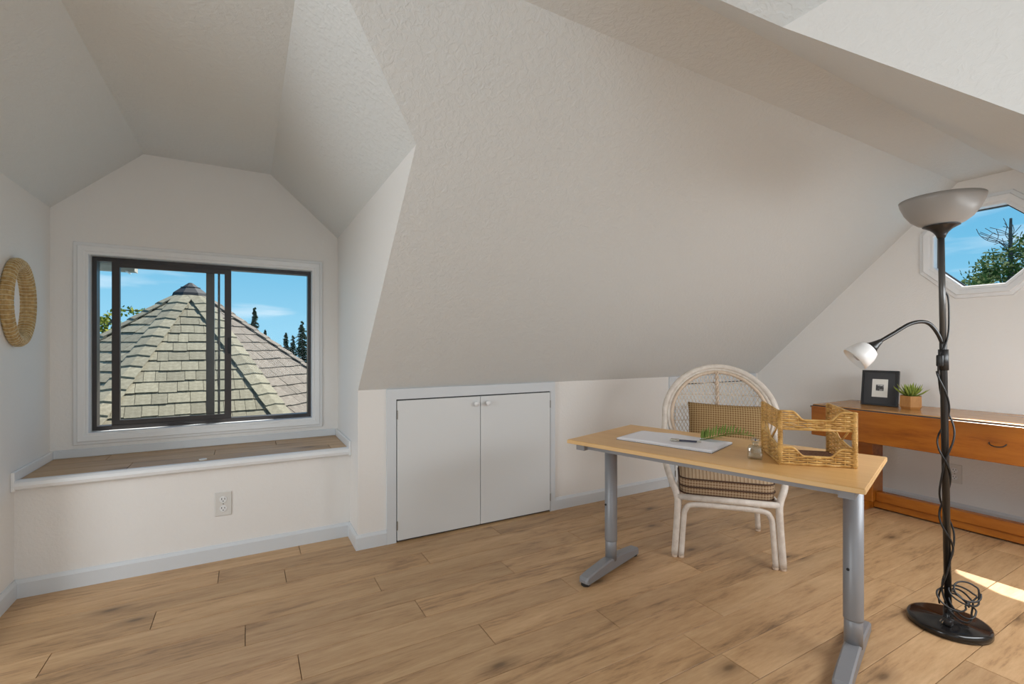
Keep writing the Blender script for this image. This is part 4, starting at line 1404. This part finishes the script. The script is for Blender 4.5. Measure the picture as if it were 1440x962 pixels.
# ------------------------------------------------------------------ outside: trees
def conifer(base, height, spread, seed, label):
    rnd = random.Random(seed)
    t = thing('conifer', label, 'tree', base, 0, 'conifers beyond the turret')
    obj('trunk', tube(bmesh.new(), [(0, 0, 0), (0, 0, height * .6), (0, 0, height * .985)], [height * .018, height * .010, height * .002], 7), 'bark', t)
    vs_, fs = [], []
    levels = int(height * 5)
    for L in range(levels):
        f = L / (levels - 1)
        z = height * (.12 + .88 * f)
        R = spread * (1 - f) ** .8 * rnd.uniform(.75, 1.1) + .06
        for k in range(12):
            a = rnd.uniform(0, 2 * math.pi)
            rr = R * rnd.uniform(.35, 1.15)
            z = height * (.12 + .88 * f) + rnd.uniform(-.28, .18)
            d = Vector((math.cos(a), math.sin(a), 0)); s = Vector((-d.y, d.x, 0))
            for q in range(7):
                t0 = (q + .2) / 7
                c = d * rr * t0 + Vector((0, 0, z - rr * .34 * t0 + .05 * rnd.uniform(-1, 1)))
                w = rr * .24 * (1.1 - t0) + .06
                for sg in (-1, 1):
                    n = len(vs_)
                    tip = c + s * sg * w + d * w * .8 + Vector((0, 0, -.3 * w + rnd.uniform(-.04, .06)))
                    vs_ += [c - d * w * .35, c + d * w * .45 + Vector((0, 0, .05)), tip]
                    fs.append((n, n + 1, n + 2))
    me = bpy.data.meshes.new('needles')
    me.from_pydata([tuple(v) for v in vs_], [], fs)
    tag(link('needles', me, 'conifer', t), None, kind='stuff')
    return t
def ray_at(x, y_, dist):
    a = (x - 720) / F_PX; b__ = (488 - y_) / F_PX
    s, c = math.sin(YAW), math.cos(YAW)
    return Vector(((s + c * a) * dist, (c - s * a) * dist, 1.14 + b__ * dist))
for (x, y_, dist, sp, lab, sd) in ((358, 437, 30, 1.5, 'lone dark conifer with a rounded top above the turret roof', 1), (373, 466, 42, 1.0, 'small conifer tip beside the lone rounded conifer', 2),
                                  (402, 471, 37, 1.5, 'dark conifer with a low top left of the pointed conifer', 3), (412, 474, 44, 1.6, 'dark conifer hemmed in between two taller conifers', 4),
                                  (425, 456, 31, 1.7, 'tall pointed conifer nearest the window frame', 5), (447, 470, 37, 1.4, 'conifer half hidden by the window frame', 6)):
    p = ray_at(x, y_, dist)
    gz = -5.5
    conifer((p.x, p.y, gz), p.z - gz, sp, sd, lab)

def leaves_mesh(centres, n_each, spread, size, rnd):
    vs_, fs = [], []
    for c in centres:
        for k in range(n_each):
            p = Vector(c) + Vector((rnd.gauss(0, spread), rnd.gauss(0, spread), rnd.gauss(0, spread * .8)))
            u = Vector((rnd.uniform(-1, 1), rnd.uniform(-1, 1), rnd.uniform(-1, 1))).normalized()
            v = u.orthogonal().normalized()
            s = size * rnd.uniform(.6, 1.3)
            n = len(vs_)
            vs_ += [p - u * s, p + v * s * .5, p + u * s, p - v * s * .5]
            fs.append((n, n + 1, n + 2, n + 3))
    me = bpy.data.meshes.new('foliage')
    me.from_pydata([tuple(v) for v in vs_], [], fs)
    return me
# yellow-green tree left of the turret: its branch tips reach into view
rnd = random.Random(5)
tp = ray_at(95, 470, 9.0)
lt = thing('leafy_tree', 'yellow-green leafy tree behind the turret roof', 'tree', (tp.x, tp.y, -2.5))
def rel(x, y_, dist): return ray_at(x, y_, dist) - Vector((tp.x, tp.y, -2.5))
tipA, tipB, tipC = rel(150, 452, 9.0), rel(168, 436, 9.0), rel(196, 437, 9.0)
obj('trunk', tube(bmesh.new(), [(0, 0, 0), (.05, 0, 1.6), (.1, .1, 3.0)], [.12, .09, .05], 8), 'bark', lt)
obj('branch', tubes([[(.1, .1, 2.9), tipA * .6 + Vector((0, 0, 1.3)), tipA], [(.08, .05, 2.6), tipB * .6 + Vector((0, 0, 1.2)), tipB, tipC]], .014, 6), 'bark', lt)
cs = [tipA, rel(147, 462, 9), rel(152, 445, 9), rel(143, 450, 9), rel(158, 456, 9), rel(140, 465, 9), rel(135, 455, 9), rel(150, 468, 9)]
cs2 = [rel(x, y_, 9) for x, y_ in ((166, 437), (176, 434), (184, 436), (192, 438), (188, 441), (178, 441), (196, 435))]
me = leaves_mesh(cs, 26, .075, .045, rnd)
me2 = leaves_mesh(cs2, 5, .045, .045, rnd)
tag(link('foliage', me, 'leaf_yellow', lt), None, kind='stuff')
tag(link('sprig_foliage', me2, 'leaf_yellow', lt), None, kind='stuff')
# tree beyond the octagonal window, with a dead top
rnd = random.Random(9)
DT = 11.0
op = ray_at(1421, 400, DT)
ot = thing('half_dead_tree', 'green tree with a bare dead top beyond the octagonal window', 'tree', (op.x, op.y, -3.0))
def rl(x, y_, d=DT): return ray_at(x, y_, d) - Vector((op.x, op.y, -3.0))
obj('trunk', tube(bmesh.new(), [(0, 0, 0), rl(1422, 470), rl(1421, 372), rl(1421, 330), rl(1421.5, 307)], [.20, .13, .045, .034, .024], 8), 'bark', ot)
twigs = [[(1421, 345), (1400, 341), (1388, 338), (1378, 331), (1373, 322)], [(1388, 338), (1396, 328), (1402, 330)], [(1400, 341), (1404, 332), (1401, 322)], [(1421, 352), (1408, 342), (1398, 344)],
         [(1421, 340), (1414, 330), (1416, 318), (1411, 307)], [(1421, 342), (1434, 341), (1448, 343)], [(1421, 335), (1426, 325), (1424, 316)], [(1421, 362), (1408, 360), (1395, 368)]]
for k in range(16):
    tx, ty = rnd.uniform(1376, 1436), rnd.uniform(312, 350)
    twigs.append([(1421, ty + rnd.uniform(6, 22)), ((tx + 1421) / 2 + rnd.uniform(-4, 4), ty + rnd.uniform(3, 10)), (tx, ty)])
obj('bare_twigs', tubes([catmull([rl(x, y_) for x, y_ in tw], 4) for tw in twigs], .0065, 5), 'bark', ot)
cs = []
for (x, y_, rx, ry, n) in ((1385, 392, 20, 10, 26), (1410, 380, 18, 14, 26), (1435, 385, 18, 18, 26), (1400, 358, 14, 7, 7), (1432, 352, 12, 10, 12), (1450, 365, 16, 20, 24), (1372, 398, 10, 8, 12), (1415, 415, 50, 14, 40), (1385, 372, 9, 8, 7), (1440, 336, 8, 8, 5)):
    for k in range(n):
        cs.append(rl(x + rnd.gauss(0, rx * .55), y_ + rnd.gauss(0, ry * .55), DT + rnd.gauss(0, .5)))
me = leaves_mesh(cs, 16, .085, .055, rnd)
tag(link('foliage', me, 'leaf', ot), None, kind='stuff')
